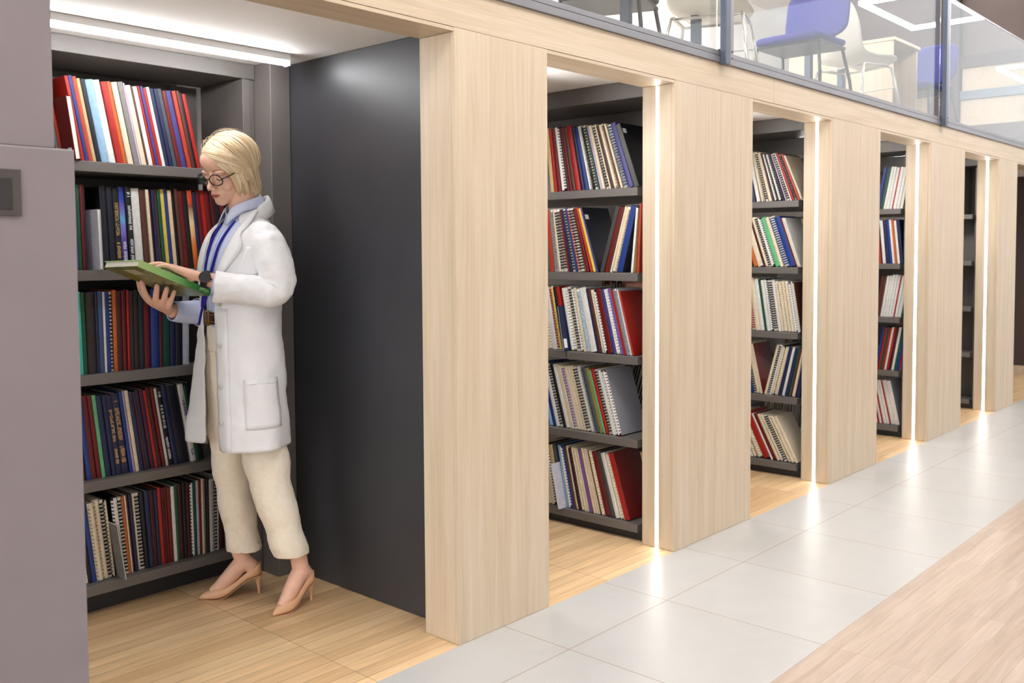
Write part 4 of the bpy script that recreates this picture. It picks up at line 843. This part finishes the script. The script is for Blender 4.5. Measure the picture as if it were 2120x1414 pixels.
def add_shell():
    rings = []
    for i in range(26):
        th = math.pi * 0.02 + math.pi * 0.66 * i / 25
        ring = []
        for j in range(48):
            ph = 2 * math.pi * j / 48
            d = Vector((math.sin(th) * math.cos(ph), math.sin(th) * math.sin(ph), math.cos(th)))
            front = max(0.0, math.cos(ph))
            lim = math.pi * (0.68 - 0.40 * front ** 0.8) - (0.20 if (abs(ph) < 0.9 or ph > 5.4) else 0)
            th2 = min(th, lim); d = Vector((math.sin(th2) * math.cos(ph), math.sin(th2) * math.sin(ph), math.cos(th2)))
            ring.append(HEAD @ ell(d, -0.004))
        rings.append(ring)
    n0 = len(hb.v); hb.loft(rings, True, True); tones.extend([0.35] * (len(hb.v) - n0))
    for i in range(26):
        for j in range(48): UVH.append((j / 48 * 9, i / 26))
add_shell()
# near (left) side: swept from the parting across and down
for k in range(260):
    f = rh.random()
    S = (0.55 - 0.75 * f + rh.uniform(-.06, .06), -0.42 + rh.uniform(-.09, .09), 0.80)
    az = R(40 + 142 * f ** 0.9 + rh.uniform(-8, 8))
    el = R(-30 + rh.uniform(-7, 5)) if az > R(66) else R(-14 + rh.uniform(-7, 5))
    E = (math.cos(az) * math.cos(el), math.sin(az) * math.cos(el), math.sin(el))
    drop = 0.102 + 0.014 * math.sin(az) + rh.uniform(-0.022, 0.010)
    lock(hb, S, E, drop, rh.uniform(0.001, 0.011), rh.uniform(0.0026, 0.0056), rh.uniform(0.0, 0.85), tones, curl=0.0035 + 0.0045 * rh.random(), wave=0.0025)
# far (right) side
for k in range(110):
    f = rh.random()
    S = (0.50 - 0.75 * f + rh.uniform(-.05, .05), -0.40 + rh.uniform(-.05, .05), 0.80)
    az = -R(58 + 122 * f + rh.uniform(-7, 7)); el = R(-28 + rh.uniform(-6, 4))
    E = (math.cos(az) * math.cos(el), math.sin(az) * math.cos(el), math.sin(el))
    lock(hb, S, E, 0.095 + rh.uniform(-0.02, 0.01), rh.uniform(0.001, 0.010), rh.uniform(0.0028, 0.0056), rh.uniform(0.0, 0.8), tones, curl=0.004)
# fringe combed from the parting over the forehead to the near temple
for k in range(120):
    f = rh.random()
    S = (0.80 + rh.uniform(-.10, .10), -0.36 + rh.uniform(-.14, .12), 0.58 + rh.uniform(-.05, .14))
    az = R(46 + 34 * f + rh.uniform(-5, 5)); el = R(24 - 36 * f + rh.uniform(-5, 5))
    E = (math.cos(az) * math.cos(el), math.sin(az) * math.cos(el), math.sin(el))
    lock(hb, S, E, 0.030 + 0.045 * f, 0.006 + 0.012 * rh.random(), rh.uniform(0.0024, 0.0048), rh.uniform(0.15, 0.95), tones, curl=-0.0005, wave=0.002)
# a few stray hairs
for k in range(26):
    az = R(rh.uniform(-60, 180)); el = R(rh.uniform(20, 60)); E = (math.cos(az) * math.cos(el), math.sin(az) * math.cos(el), math.sin(el))
    lock(hb, (0.5 * rh.random(), -0.4, 0.8), E, 0.02, 0.012 + 0.012 * rh.random(), 0.0005, 0.8, tones, curl=-0.004)
ho = hb.build('hair', hair_mat(), woman, smooth=True); ho['label'] = 'chin-length blonde bob'
at_ = ho.data.attributes.new('lock', 'FLOAT', 'POINT'); at_.data.foreach_set('value', [0.14 + t * 0.46 for t in tones])
uvl = ho.data.uv_layers.new(name='UVMap')
for lp in ho.data.loops: uvl.data[lp.index].uv = UVH[lp.vertex_index]

# --- shirt
def sup(cx, cy, a_, b_, z, n=40, e=2.2, a0=0.0, a1=2 * math.pi, closed=True):
    out = []
    for k in range(n):
        t = a0 + (a1 - a0) * k / (n if closed else n - 1); c_, s_ = math.cos(t), math.sin(t)
        out.append(Vector((cx + a_ * math.copysign(abs(c_) ** (2 / e), c_), cy + b_ * math.copysign(abs(s_) ** (2 / e), s_), z)))
    return out
SH_ = [(1.075, 0.0, .112, .148), (1.10, 0.0, .113, .148), (1.15, 0.0, .113, .150), (1.22, 0.0, .116, .158), (1.28, 0.0, .118, .164), (1.33, -.004, .112, .168), (1.38, -.010, .102, .165), (1.42, -.016, .088, .145), (1.45, -.022, .074, .110), (1.475, -.022, .064, .078), (1.497, -.018, .060, .064)]
def shirt_x(y, z):
    for (z0, c0, a0, b0), (z1, c1, a1, b1) in zip(SH_[:-1], SH_[1:]):
        if z0 <= z <= z1:
            f = (z - z0) / (z1 - z0); a_ = a0 + (a1 - a0) * f; b_ = b0 + (b1 - b0) * f; c_ = c0 + (c1 - c0) * f
            return c_ + a_ * max(0.0, 1 - abs(y / b_) ** 2.2) ** (1 / 2.2)
    return 0.1
shirt = MB().loft([sup(c_, 0, a_, b_, z, 48) for z, c_, a_, b_ in SH_], True, False).build('shirt', M_shirt, woman, smooth=True, subsurf=1)
# collar: stand plus folded flaps with points, open at the throat
for s in (-1, 1):
    rows = [[], [], [], []]
    n = 14
    for k in range(n + 1):
        f = k / n; ph = R(22 + 158 * f) * s
        cx_, ra, rb = -0.018, 0.058, 0.060
        zt = 1.510 + 0.068 * f ** 0.62
        p0 = Vector((cx_ + ra * math.cos(ph), rb * math.sin(ph), zt - 0.030 * (1 - 0.3 * f)))
        p1 = Vector((cx_ + (ra + .002) * math.cos(ph), (rb + .002) * math.sin(ph), zt))
        o1 = 0.012; p2 = Vector((cx_ + (ra + o1) * math.cos(ph), (rb + o1) * math.sin(ph), zt - 0.004))
        tipd = max(0.0, 1 - f * 3.2)
        p3 = Vector((cx_ + (ra + 0.026 + 0.012 * tipd) * math.cos(ph), (rb + 0.028 + 0.004 * tipd) * math.sin(ph), zt - 0.040 - 0.030 * tipd))
        p3.y += s * 0.006 * tipd
        for r_, p_ in zip(rows, (p0, p1, p2, p3)): r_.append(p_)
    o = MB().loft(rows, False, False).build('collar', M_shirt, shirt, smooth=True, subsurf=1); sd = o.modifiers.new('t', 'SOLIDIFY'); sd.thickness = 0.003
# placket with buttons
pl = MB(); rows = []
for k in range(20):
    z = 1.11 + (1.465 - 1.11) * k / 19; rows.append([Vector((shirt_x(y, z) + 0.0025, y, z)) for y in (-0.018, -0.006, 0.006, 0.018)])
o = pl.loft(rows, False, False).build('placket', M_shirt, shirt, smooth=True); sd = o.modifiers.new('t', 'SOLIDIFY'); sd.thickness = 0.002
for z in (1.17, 1.27, 1.367, 1.43):
    x = shirt_x(0, z) + 0.004; MB().tube([(x, 0, z), (x + 0.002, 0, z)], 0.005, 12).build('button', M_button, shirt, smooth=True, angle=40)
# shirt cuff of the right forearm, showing beyond the coat sleeve
RC = [(0.085, -0.168, 1.124), (0.13, -0.152, 1.124), (0.19, -0.132, 1.129), (0.214, -0.124, 1.133)]
o = MB().tube(cr(RC, 14), crs([0.046, 0.045, 0.040, 0.037], 14), 24, caps=False).build('shirt_cuff', M_shirt, woman, smooth=True); sd = o.modifiers.new('t', 'SOLIDIFY'); sd.thickness = 0.003
o = MB().tube(cr([(0.125, 0.166, 1.238), (0.148, 0.156, 1.244)], 4), 0.041, 24, caps=False).build('shirt_cuff', M_shirt, woman, smooth=True); sd = o.modifiers.new('t', 'SOLIDIFY'); sd.thickness = 0.003
# --- belt
bt_ = MB().loft([sup(0, 0, .117, .153, z, 48) for z in (1.088, 1.092, 1.128, 1.132)], True, False).build('belt', M_belt, woman, smooth=True); sd = bt_.modifiers.new('t', 'SOLIDIFY'); sd.thickness = 0.004; sd.offset = 1
sb = MB()
for z in (1.097, 1.123):
    for k in range(-10, 16):
        a_ = R(4.2 * k); p = Vector((0.1215 * math.copysign(abs(math.cos(a_)) ** (2 / 2.2), math.cos(a_)), 0.157 * math.copysign(abs(math.sin(a_)) ** (2 / 2.2), math.sin(a_)), z)); blob(sb, p, (0.0022, 0.0022, 0.0022), None, 6, 4)
sb.build('belt_studs', M_stud, bt_, smooth=True)
bk_ = MB(); bx = 0.1245
for y0, y1, z0, z1 in ((-0.022, 0.022, 1.133, 1.138), (-0.022, 0.022, 1.082, 1.087), (-0.022, -0.017, 1.0871, 1.1329), (0.017, 0.022, 1.0871, 1.1329)): bk_.box(bx - 0.002, bx + 0.002, y0, y1, z0, z1)
bk_.build('buckle', M_stud, bt_)
# --- trousers
tr = MB()
for s, pts, rad in ((1, [(0.0, 0.075, 1.06), (-0.005, 0.088, 0.95), (-0.018, 0.096, 0.80), (-0.045, 0.100, 0.62), (-0.066, 0.106, 0.48), (-0.105, 0.118, 0.32), (-0.136, 0.124, 0.205)], [(.100, .078), (.106, .090), (.098, .088), (.088, .080), (.080, .074), (.071, .068), (.068, .064)]),
                   (-1, [(0.0, -0.075, 1.06), (0.0, -0.088, 0.95), (0.004, -0.098, 0.80), (0.006, -0.108, 0.62), (0.002, -0.113, 0.48), (-0.020, -0.118, 0.32), (-0.042, -0.120, 0.183)], [(.100, .078), (.106, .090), (.096, .088), (.082, .078), (.073, .070), (.067, .064), (.065, .062)])):
    P_ = cr(pts, 40); ra = crs([q[0] for q in rad], 40); rb = crs([q[1] for q in rad], 40); rings = []
    for i, p in enumerate(P_):
        f = i / 39; fold = 0.0028 * math.sin(f * 34 + s) * (1 if f > 0.35 else 0.3)
        ring = []
        for k in range(36):
            a_ = 2 * math.pi * k / 36; w_ = 1 + 0.014 * math.sin(3 * a_ + f * 9 + s) * f
            ring.append(Vector((p.x + (ra[i] + fold) * w_ * math.cos(a_), p.y + (rb[i] + fold * 0.6) * w_ * math.sin(a_), p.z - 0.018 * math.cos(a_) * max(0, f - 0.9) * 0)))
        rings.append(ring)
    e_ = rings[-1]; c_ = P_[-1]
    rings.append([c_ + (q - c_) * 1.02 + Vector((0, 0, -0.004)) for q in e_]); rings.append([c_ + (q - c_) * 0.93 + Vector((0, 0, -0.004)) for q in e_]); rings.append([c_ + (q - c_) * 0.90 + Vector((0, 0, 0.035)) for q in e_])
    tr.loft(rings, True, True)
tr.loft([sup(0, 0, .112, .150, z, 40) for z in (0.985, 1.03, 1.087)], True, True)
trousers = union(tr, 'trousers', M_trouser, woman, 0.005, 4, 0.5); folds(trousers, 0.06, 0.010)
MB().tube(cr([(0.085, 0.016, 1.07), (0.098, 0.012, 1.02), (0.098, 0.006, 0.96), (0.08, 0.0, 0.90)], 14), 0.002, 6).build('fly_seam', M_trouser, trousers)

# --- lab coat: open front, knee length
CO = [  # z, left edge, right edge, cx, a, b
    (0.632, (0.122, 0.112), (0.122, -0.050), 0.0, .150, .225),
    (0.72, (0.122, 0.110), (0.121, -0.050), 0.0, .147, .218),
    (0.86, (0.122, 0.106), (0.119, -0.050), 0.0, .142, .208),
    (1.00, (0.122, 0.102), (0.118, -0.050), 0.0, .137, .198),
    (1.12, (0.124, 0.098), (0.120, -0.055), 0.0, .134, .190),
    (1.20, (0.122, 0.092), (0.120, -0.045), 0.0, .134, .188),
    (1.286, (0.112, 0.092), (0.121, -0.036), -0.002, .133, .190),
    (1.347, (0.090, 0.112), (0.112, -0.032), -0.008, .127, .192),
    (1.395, (0.066, 0.116), (0.099, -0.032), -0.014, .116, .182),
    (1.428, (0.040, 0.106), (0.084, -0.038), -0.020, .100, .158),
    (1.455, (0.012, 0.092), (0.056, -0.052), -0.026, .084, .122),
    (1.485, (-0.010, 0.078), (0.020, -0.066), -0.028, .070, .088),
    (1.512, (-0.030, 0.068), (-0.010, -0.064), -0.032, .060, .070)]
NU = 56
def coat_ring(z):
    for A_, B_ in zip(CO[:-1], CO[1:]):
        if A_[0] <= z <= B_[0] + 1e-6: break
    f = (z - A_[0]) / (B_[0] - A_[0]); L = lambda p, q: p + (q - p) * f
    le = (L(A_[1][0], B_[1][0]), L(A_[1][1], B_[1][1])); re = (L(A_[2][0], B_[2][0]), L(A_[2][1], B_[2][1])); cx_, a_, b_ = L(A_[3], B_[3]), L(A_[4], B_[4]), L(A_[5], B_[5])
    tL = math.atan2(le[1] / b_, (le[0] - cx_) / a_) + R(14); tR = 2 * math.pi - math.atan2(-re[1] / b_, (re[0] - cx_) / a_) - R(22)
    low = max(0.0, min(1.0, (1.15 - z) / 0.5))
    pts = [Vector((le[0], le[1], z))]
    for k in range(15):
        t = tL + (tR - tL) * k / 14; c_, s_ = math.cos(t), math.sin(t); e = 2.25
        x = cx_ + a_ * math.copysign(abs(c_) ** (2 / e), c_); y = b_ * math.copysign(abs(s_) ** (2 / e), s_)
        if t > R(290): x += 0.044 * low; y -= 0.0 * low
        pts.append(Vector((x, y, z)))
    pts.append(Vector((re[0], re[1], z)))
    out = cr(pts, NU)
    for k, p in enumerate(out):
        u = k / (NU - 1); nrm = Vector((p.x - cx_, p.y, 0)).normalized()
        w_ = 0.0055 * low * math.sin(u * 38 + 1.2 * math.sin(z * 7)) * min(1, 6 * u, 6 * (1 - u)) + 0.0022 * math.sin(u * 23 + z * 26) * min(1, 8 * u, 8 * (1 - u))
        out[k] = p + nrm * w_
    return out
def coat_at(u, z, off=0.0):
    r_ = coat_ring(z); t = u * (NU - 1); k = min(int(t), NU - 2); p = r_[k].lerp(r_[k + 1], t - k); d = r_[k + 1] - r_[k]
    return p + Vector((d.y, -d.x, 0)).normalized() * off * (1 if d.cross(Vector((0, 0, 1))).dot(p) > 0 else -1)
zs = [CO[0][0] + (CO[-1][0] - CO[0][0]) * k / 44 for k in range(45)]
coat = MB().loft([coat_ring(z) for z in zs], False, False).build('lab_coat', M_coat, woman, smooth=True, subsurf=1)
folds(coat, 0.07, 0.012)
sd = coat.modifiers.new('t', 'SOLIDIFY'); sd.thickness = 0.004; sd.offset = 1
def sleeve(pts, rads, seed, n=44):
    P_ = cr(pts, n); ra = crs(rads, n); mb = MB(); rings = []; up = None
    for i, p in enumerate(P_):
        t = (P_[min(i + 1, n - 1)] - P_[max(i - 1, 0)]).normalized(); f = i / (n - 1)
        if up is None: up = Vector((1, 0, 0))
        a_ = t.cross(up).normalized(); up = a_.cross(t).normalized(); bend = math.exp(-((f - 0.52) / 0.16) ** 2)
        ring = []
        for k in range(28):
            th = 2 * math.pi * k / 28
            w_ = 1 + bend * 0.045 * math.sin(f * 62 + seed + 1.6 * math.sin(th)) + 0.020 * math.sin(2 * th + f * 11 + seed)
            ring.append(p + (a_ * math.cos(th) + up * math.sin(th)) * ra[i] * w_)
        rings.append(ring)
    c_ = P_[-1]; back = (P_[-3] - P_[-1]).normalized()
    rings.append([c_ + (q - c_) * 0.95 for q in rings[-1]]); rings.append([c_ + (q - c_) * 0.92 + back * 0.05 for q in rings[-2]])
    mb.loft(rings, True, False); o = mb.build('sleeve', M_coat, coat, smooth=True, subsurf=2); folds(o, 0.05, 0.011); return o
sleeve([(-0.030, 0.115, 1.425), (-0.040, 0.168, 1.392), (-0.054, 0.205, 1.325), (-0.062, 0.222, 1.255), (-0.048, 0.224, 1.212), (0.010, 0.206, 1.213), (0.080, 0.184, 1.221), (0.150, 0.162, 1.231)], [0.050, 0.065, 0.068, 0.064, 0.058, 0.057, 0.055, 0.056], 0.3)
sleeve([(-0.030, -0.115, 1.425), (-0.040, -0.168, 1.392), (-0.050, -0.205, 1.30), (-0.052, -0.215, 1.20), (-0.040, -0.206, 1.148), (0.010, -0.192, 1.128), (0.065, -0.176, 1.123), (0.108, -0.160, 1.122)], [0.052, 0.070, 0.074, 0.068, 0.060, 0.058, 0.056, 0.056], 1.3)
def edge_strip(u0, u1, z0, z1, off, nz, name, nu=6, th=0.0025):
    rows = []
    for i in range(nz + 1):
        z = z0 + (z1 - z0) * i / nz; rows.append([coat_at(u0 + (u1 - u0) * k / nu, z, off) for k in range(nu + 1)])
    o = MB().loft(rows, False, False).build(name, M_coat, coat, smooth=True); w_ = o.modifiers.new('wrap', 'SHRINKWRAP'); w_.target = coat; w_.wrap_mode = 'ABOVE_SURFACE'; w_.offset = 0.0022; s_ = o.modifiers.new('t', 'SOLIDIFY'); s_.thickness = th; s_.offset = 0
    return o
edge_strip(0.115, 0.205, 1.268, 1.372, 0.016, 8, 'chest_pocket'); edge_strip(0.115, 0.205, 1.358, 1.373, 0.016, 3, 'pocket_band')
edge_strip(0.135, 0.285, 0.715, 0.895, 0.016, 10, 'side_pocket'); edge_strip(0.135, 0.285, 0.876, 0.896, 0.016, 3, 'pocket_band')
edge_strip(0.0, 0.075, 0.634, 1.15, 0.016, 30, 'front_facing', 4)
for z in (1.166, 1.016, 0.869, 0.735):
    p = coat_at(0.035, z, 0.0115); q = coat_at(0.035, z, 0.0160); MB().tube([p, q], 0.0085, 16).build('button', M_button, coat, smooth=True, angle=40)
# lapels and coat collar
for side in (1, -1):
    rows = [[], [], []]
    zz = [1.215, 1.25, 1.286, 1.32, 1.35, 1.38, 1.41, 1.428, 1.445, 1.465, 1.485, 1.50, 1.512]
    for z in zz:
        f = (z - 1.215) / (1.512 - 1.215)
        wd_ = (0.075 * math.sin(math.pi * min(1, f * 0.78)) ** 0.8) if f < 0.64 else 0.055
        if 0.62 < f < 0.72: wd_ = 0.046
        u = lambda m: (wd_ * m / 0.72) if side > 0 else 1 - (wd_ * m / 0.72)
        e_ = coat_at(0.0 if side > 0 else 1.0, z, 0.004); m_ = coat_at(u(0.5), z, 0.014); o_ = coat_at(u(1.0), z, 0.010)
        for r_, p_ in zip(rows, (e_, m_, o_)): r_.append(p_)
    o = MB().loft(rows, False, False).build('lapel', M_coat, coat, smooth=True, subsurf=1); s_ = o.modifiers.new('t', 'SOLIDIFY'); s_.thickness = 0.004; s_.offset = 1
rows = [[], [], [], []]
for k in range(33):
    f = k / 32; ph = R(52 + 256 * f); side = math.cos(ph); bk = 0.5 - 0.5 * math.cos(2 * math.pi * f)
    zt = 1.500 + 0.068 * bk; ra, rb = 0.074, 0.074
    for r_, (dr, dz) in zip(rows, ((0.0, -0.03), (0.001, 0.0), (0.009, -0.002), (0.026, -0.058))):
        r_.append(Vector((-0.034 + (ra + dr) * math.cos(ph), (rb + dr) * math.sin(ph), zt + dz)))
o = MB().loft(rows, False, False).build('coat_collar', M_coat, coat, smooth=True, subsurf=1); s_ = o.modifiers.new('t', 'SOLIDIFY'); s_.thickness = 0.004; s_.offset = 1

# --- lanyard
def ribbon(pts, w, name, parent, n=30, wdir=(0.9, 0.45, 0)):
    P_ = cr(pts, n); wd_ = Vector(wdir).normalized() * w / 2; rows = [[p - wd_ for p in P_], [p + wd_ for p in P_]]
    o = MB().loft(rows, False, False).build(name, M_lany, parent, smooth=True); s_ = o.modifiers.new('t', 'SOLIDIFY'); s_.thickness = 0.0016; s_.offset = 0; return o
lan = bpy.data.objects.new('lanyard', None); C.objects.link(lan); lan.parent = woman; lan['label'] = 'royal blue neck lanyard'
def sx(y, z, o_=0.006): return (shirt_x(y, z) + o_, y, z)
ribbon([sx(0.062, 1.468, 0.004), sx(0.062, 1.43), sx(0.058, 1.38), sx(0.052, 1.32), sx(0.044, 1.26, 0.010), (0.134, 0.034, 1.20), (0.144, 0.022, 1.15)], 0.013, 'ribbon', lan)
ribbon([sx(-0.034, 1.455, 0.006), sx(-0.032, 1.41, 0.007), sx(-0.024, 1.36), sx(-0.016, 1.31), sx(-0.012, 1.26, 0.010), (0.136, -0.004, 1.20), (0.144, 0.006, 1.15)], 0.010, 'ribbon', lan)
ribbon([(0.1445, 0.014, 1.150), (0.150, 0.010, 1.125), (0.156, 0.004, 1.085)], 0.011, 'ribbon', lan, 10)
# --- watch
wt = bpy.data.objects.new('watch', None); C.objects.link(wt); wt.parent = woman; wt['label'] = 'black round wristwatch'
wc = Vector((0.170, 0.139, 1.257)); wdv = Vector((0.88, -0.45, 0.30)).normalized()
nf = Vector((0.34, 0.90, 0.22)); nf = (nf - wdv * nf.dot(wdv)).normalized(); sd_ = wdv.cross(nf).normalized()
ringp = [wc + (nf * math.cos(a_) + sd_ * math.sin(a_)) * 0.0285 for a_ in [2 * math.pi * k / 32 for k in range(33)]]
rows = [[p - wdv * 0.011 for p in ringp], [p + wdv * 0.011 for p in ringp]]
o = MB().loft(rows, False, False).build('strap', M_strap, wt, smooth=True); s_ = o.modifiers.new('t', 'SOLIDIFY'); s_.thickness = 0.003; s_.offset = 1
MB().tube([wc + nf * 0.026, wc + nf * 0.036, wc + nf * 0.0385], [0.0205, 0.0205, 0.0185], 32).build('case', M_watch, wt, smooth=True, angle=35)
MB().tube([wc + nf * 0.0375 + (wdv * math.cos(a_) + sd_ * math.sin(a_)) * 0.0195 for a_ in [2 * math.pi * k / 32 for k in range(33)]], 0.0014, 6).build('bezel', mat('dark_steel_bezel', (70, 66, 66), 0.25, 0.8), wt, smooth=True)
MB().tube([wc + nf * 0.031 - wdv * 0.0205, wc + nf * 0.031 - wdv * 0.0245], 0.003, 10).build('crown', M_strap, wt)
# ring
rp = Vector(rk[2]).lerp(Vector(rt[2]), 0.30) + PN * 0.007; rd = (Vector(rt[2]) - Vector(rk[2])).normalized(); ra_ = rd.cross(PN).normalized(); rb_ = ra_.cross(rd).normalized()
MB().tube([rp + (ra_ * math.cos(a_) + rb_ * math.sin(a_)) * 0.0092 for a_ in [2 * math.pi * k / 24 for k in range(25)]], 0.0013, 6).build('ring', M_stud, woman, smooth=True)
# --- shoes: pointed pumps with slim heels
for (heel, d, L_), side in zip(ANK, ('left', 'right')):
    sh_ = bpy.data.objects.new('shoe', None); C.objects.link(sh_); sh_.parent = woman; sh_['label'] = 'nude pointed pump, %s foot' % side
    nr = Vector((-d.y, d.x, 0)); toe = heel + d * L_
    F = [0.0, 0.04, 0.10, 0.18, 0.28, 0.38, 0.50, 0.62, 0.74, 0.84, 0.92, 0.97, 1.0]       # toe to heel
    HW = [0.003, 0.009, 0.017, 0.027, 0.036, 0.039, 0.036, 0.031, 0.028, 0.029, 0.028, 0.021, 0.010]
    ZB = [0.004, 0.003, 0.002, 0.001, 0.001, 0.006, 0.022, 0.042, 0.060, 0.070, 0.074, 0.076, 0.078]
    ZT_ = [0.010, 0.020, 0.028, 0.038, 0.046, 0.044, 0.054, 0.072, 0.094, 0.112, 0.122, 0.127, 0.128]
    rows = []; bot = []
    for f, hw, zb, zt in zip(F, HW, ZB, ZT_):
        p = toe - d * (L_ * f * 1.03); h_ = zt - zb
        prof = [(-0.80, 0.0), (-1.0, 0.22), (-0.98, 0.55), (-0.86, 0.88), (-0.70, 1.0)] if f > 0.26 else [(-0.80, 0.0), (-1.0, 0.25), (-0.85, 0.62), (-0.5, 0.92), (-0.25, 1.0)]
        dip = 0.0 if f <= 0.26 else -0.40 * h_
        ring = [p + nr * (hw * a_) + Vector((0, 0, zb + h_ * q)) for a_, q in prof] + [p + Vector((0, 0, zt + dip if f > 0.26 else zt + 0.001))] + [p + nr * (-hw * a_) + Vector((0, 0, zb + h_ * q)) for a_, q in prof[::-1]]
        rows.append(ring)
        bot.append([p + nr * (hw * 0.86 * s_) + Vector((0, 0, zb - 0.0 + o_)) for s_, o_ in ((-1, 0.0005), (1, 0.0005), (1, -0.0030 if zb > 0.004 else -0.0009), (-1, -0.0030 if zb > 0.004 else -0.0009))])
    MB().loft(rows, True, True).build('upper', M_shoe, sh_, smooth=True, subsurf=1)
    MB().loft(bot, True, True).build('sole', M_sole, sh_)
    hp = toe - d * (L_ * 0.955)
    def hring(p, w, l): return [p + d * (l * math.cos(a_)) + nr * (w * math.sin(a_)) for a_ in [2 * math.pi * k / 16 for k in range(16)]]
    MB().loft([hring(hp + Vector((0, 0, 0.076)), 0.022, 0.024), hring(hp + Vector((0, 0, 0.060)) - d * 0.003, 0.013, 0.013), hring(hp + Vector((0, 0, 0.035)) - d * 0.006, 0.0065, 0.0065), hring(hp + Vector((0, 0, 0.0005)) - d * 0.008, 0.0052, 0.0052)], True, True).build('heel', M_shoe, sh_, smooth=True, angle=50)

# ------------------------------------------------------------------ the green book she holds
wm = Matrix.Translation((1.952, 0.889, 0)) @ Matrix.Rotation(PZ, 4, 'Z')
c0 = wm @ Vector((.139, .072, 1.194)); e1 = (wm.to_3x3() @ Vector((0.887, 0.2757, 0.3704))).normalized(); w1 = wm.to_3x3() @ Vector((0.3047, -0.9520, -0.0286)); w1 = (w1 - e1 * w1.dot(e1)).normalized(); t1 = w1.cross(e1).normalized()
if t1.z < 0: t1 = -t1
gb = bpy.data.objects.new('hardback_book', None); C.objects.link(gb); tag(gb, 'green hardback book with landscape cover held open-handed by the woman', 'book')
y_ax = t1.cross(e1).normalized()
gb.matrix_world = Matrix(((e1.x, y_ax.x, t1.x, c0.x), (e1.y, y_ax.y, t1.y, c0.y), (e1.z, y_ax.z, t1.z, c0.z), (0, 0, 0, 1)))
sgn = 1 if y_ax.dot(w1) > 0 else -1
def gbox(x0, x1, y0, y1, z0, z1, name, m): return box(name, m, x0, x1, min(sgn * y0, sgn * y1), max(sgn * y0, sgn * y1), z0, z1, gb, 0.0006)
def green_cover():
    m = bpy.data.materials.new('printed_landscape_cover'); m.use_nodes = True; nt = m.node_tree; b_ = nt.nodes['Principled BSDF']
    tc = nt.nodes.new('ShaderNodeTexCoord'); n = nt.nodes.new('ShaderNodeTexNoise'); n.inputs['Scale'].default_value = 11; n.inputs['Detail'].default_value = 5; n.inputs['Distortion'].default_value = 1.2
    nt.links.new(tc.outputs['Object'], n.inputs['Vector'])
    r = ramp(nt, [(0.28, (20, 30, 26)), (0.40, (76, 92, 40)), (0.50, (132, 128, 60)), (0.60, (92, 116, 66)), (0.72, (168, 178, 146))]); nt.links.new(n.outputs['Fac'], r.inputs['Fac'])
    nt.links.new(r.outputs['Color'], b_.inputs['Base Color']); b_.inputs['Roughness'].default_value = 0.3
    return m
def spine_green():
    m = bpy.data.materials.new('green_spine_print'); m.use_nodes = True; nt = m.node_tree; b_ = nt.nodes['Principled BSDF']
    tc = nt.nodes.new('ShaderNodeTexCoord'); sx_ = nt.nodes.new('ShaderNodeSeparateXYZ'); nt.links.new(tc.outputs['Object'], sx_.inputs[0])
    mr = nt.nodes.new('ShaderNodeMapRange'); mr.inputs[2].default_value = 0.30; nt.links.new(sx_.outputs['X'], mr.inputs[0])
    r = ramp(nt, [(0.0, (40, 128, 66)), (0.18, (58, 146, 78)), (0.40, (104, 172, 96)), (0.7, (150, 200, 116)), (1.0, (188, 220, 142))]); nt.links.new(mr.outputs[0], r.inputs['Fac'])
    nt.links.new(r.outputs['Color'], b_.inputs['Base Color']); b_.inputs['Roughness'].default_value = 0.35
    return m
M_land = green_cover(); M_gsp = spine_green()
gbox(0, 0.301, 0.0, 0.211, 0, 0.0025, 'cover', M_land); gbox(0, 0.301, 0.0, 0.211, 0.0225, 0.025, 'cover', M_gsp)
gbox(0, 0.301, -0.0028, -0.0002, 0, 0.025, 'spine', M_gsp); gbox(0.004, 0.297, 0.002, 0.206, 0.0027, 0.0223, 'page_block', M_page)
gbox(0.225, 0.275, 0.055, 0.125, -0.0005, -0.0001, 'sticker', mat('faded_paper_label', (176, 170, 140), 0.7))
tm = text_mesh(0.022, 0.30, random.Random(3), 0.03, 0.16, 2, 0); ov = []
tm.v = [(v[2], -sgn * 0.0030 if v[1] < 0.0002 else -sgn * 0.0034, v[0] + 0.0015) for v in tm.v]; tm.build('spine_lettering', mat('pale_green_lettering', (190, 226, 150), 0.5), gb)
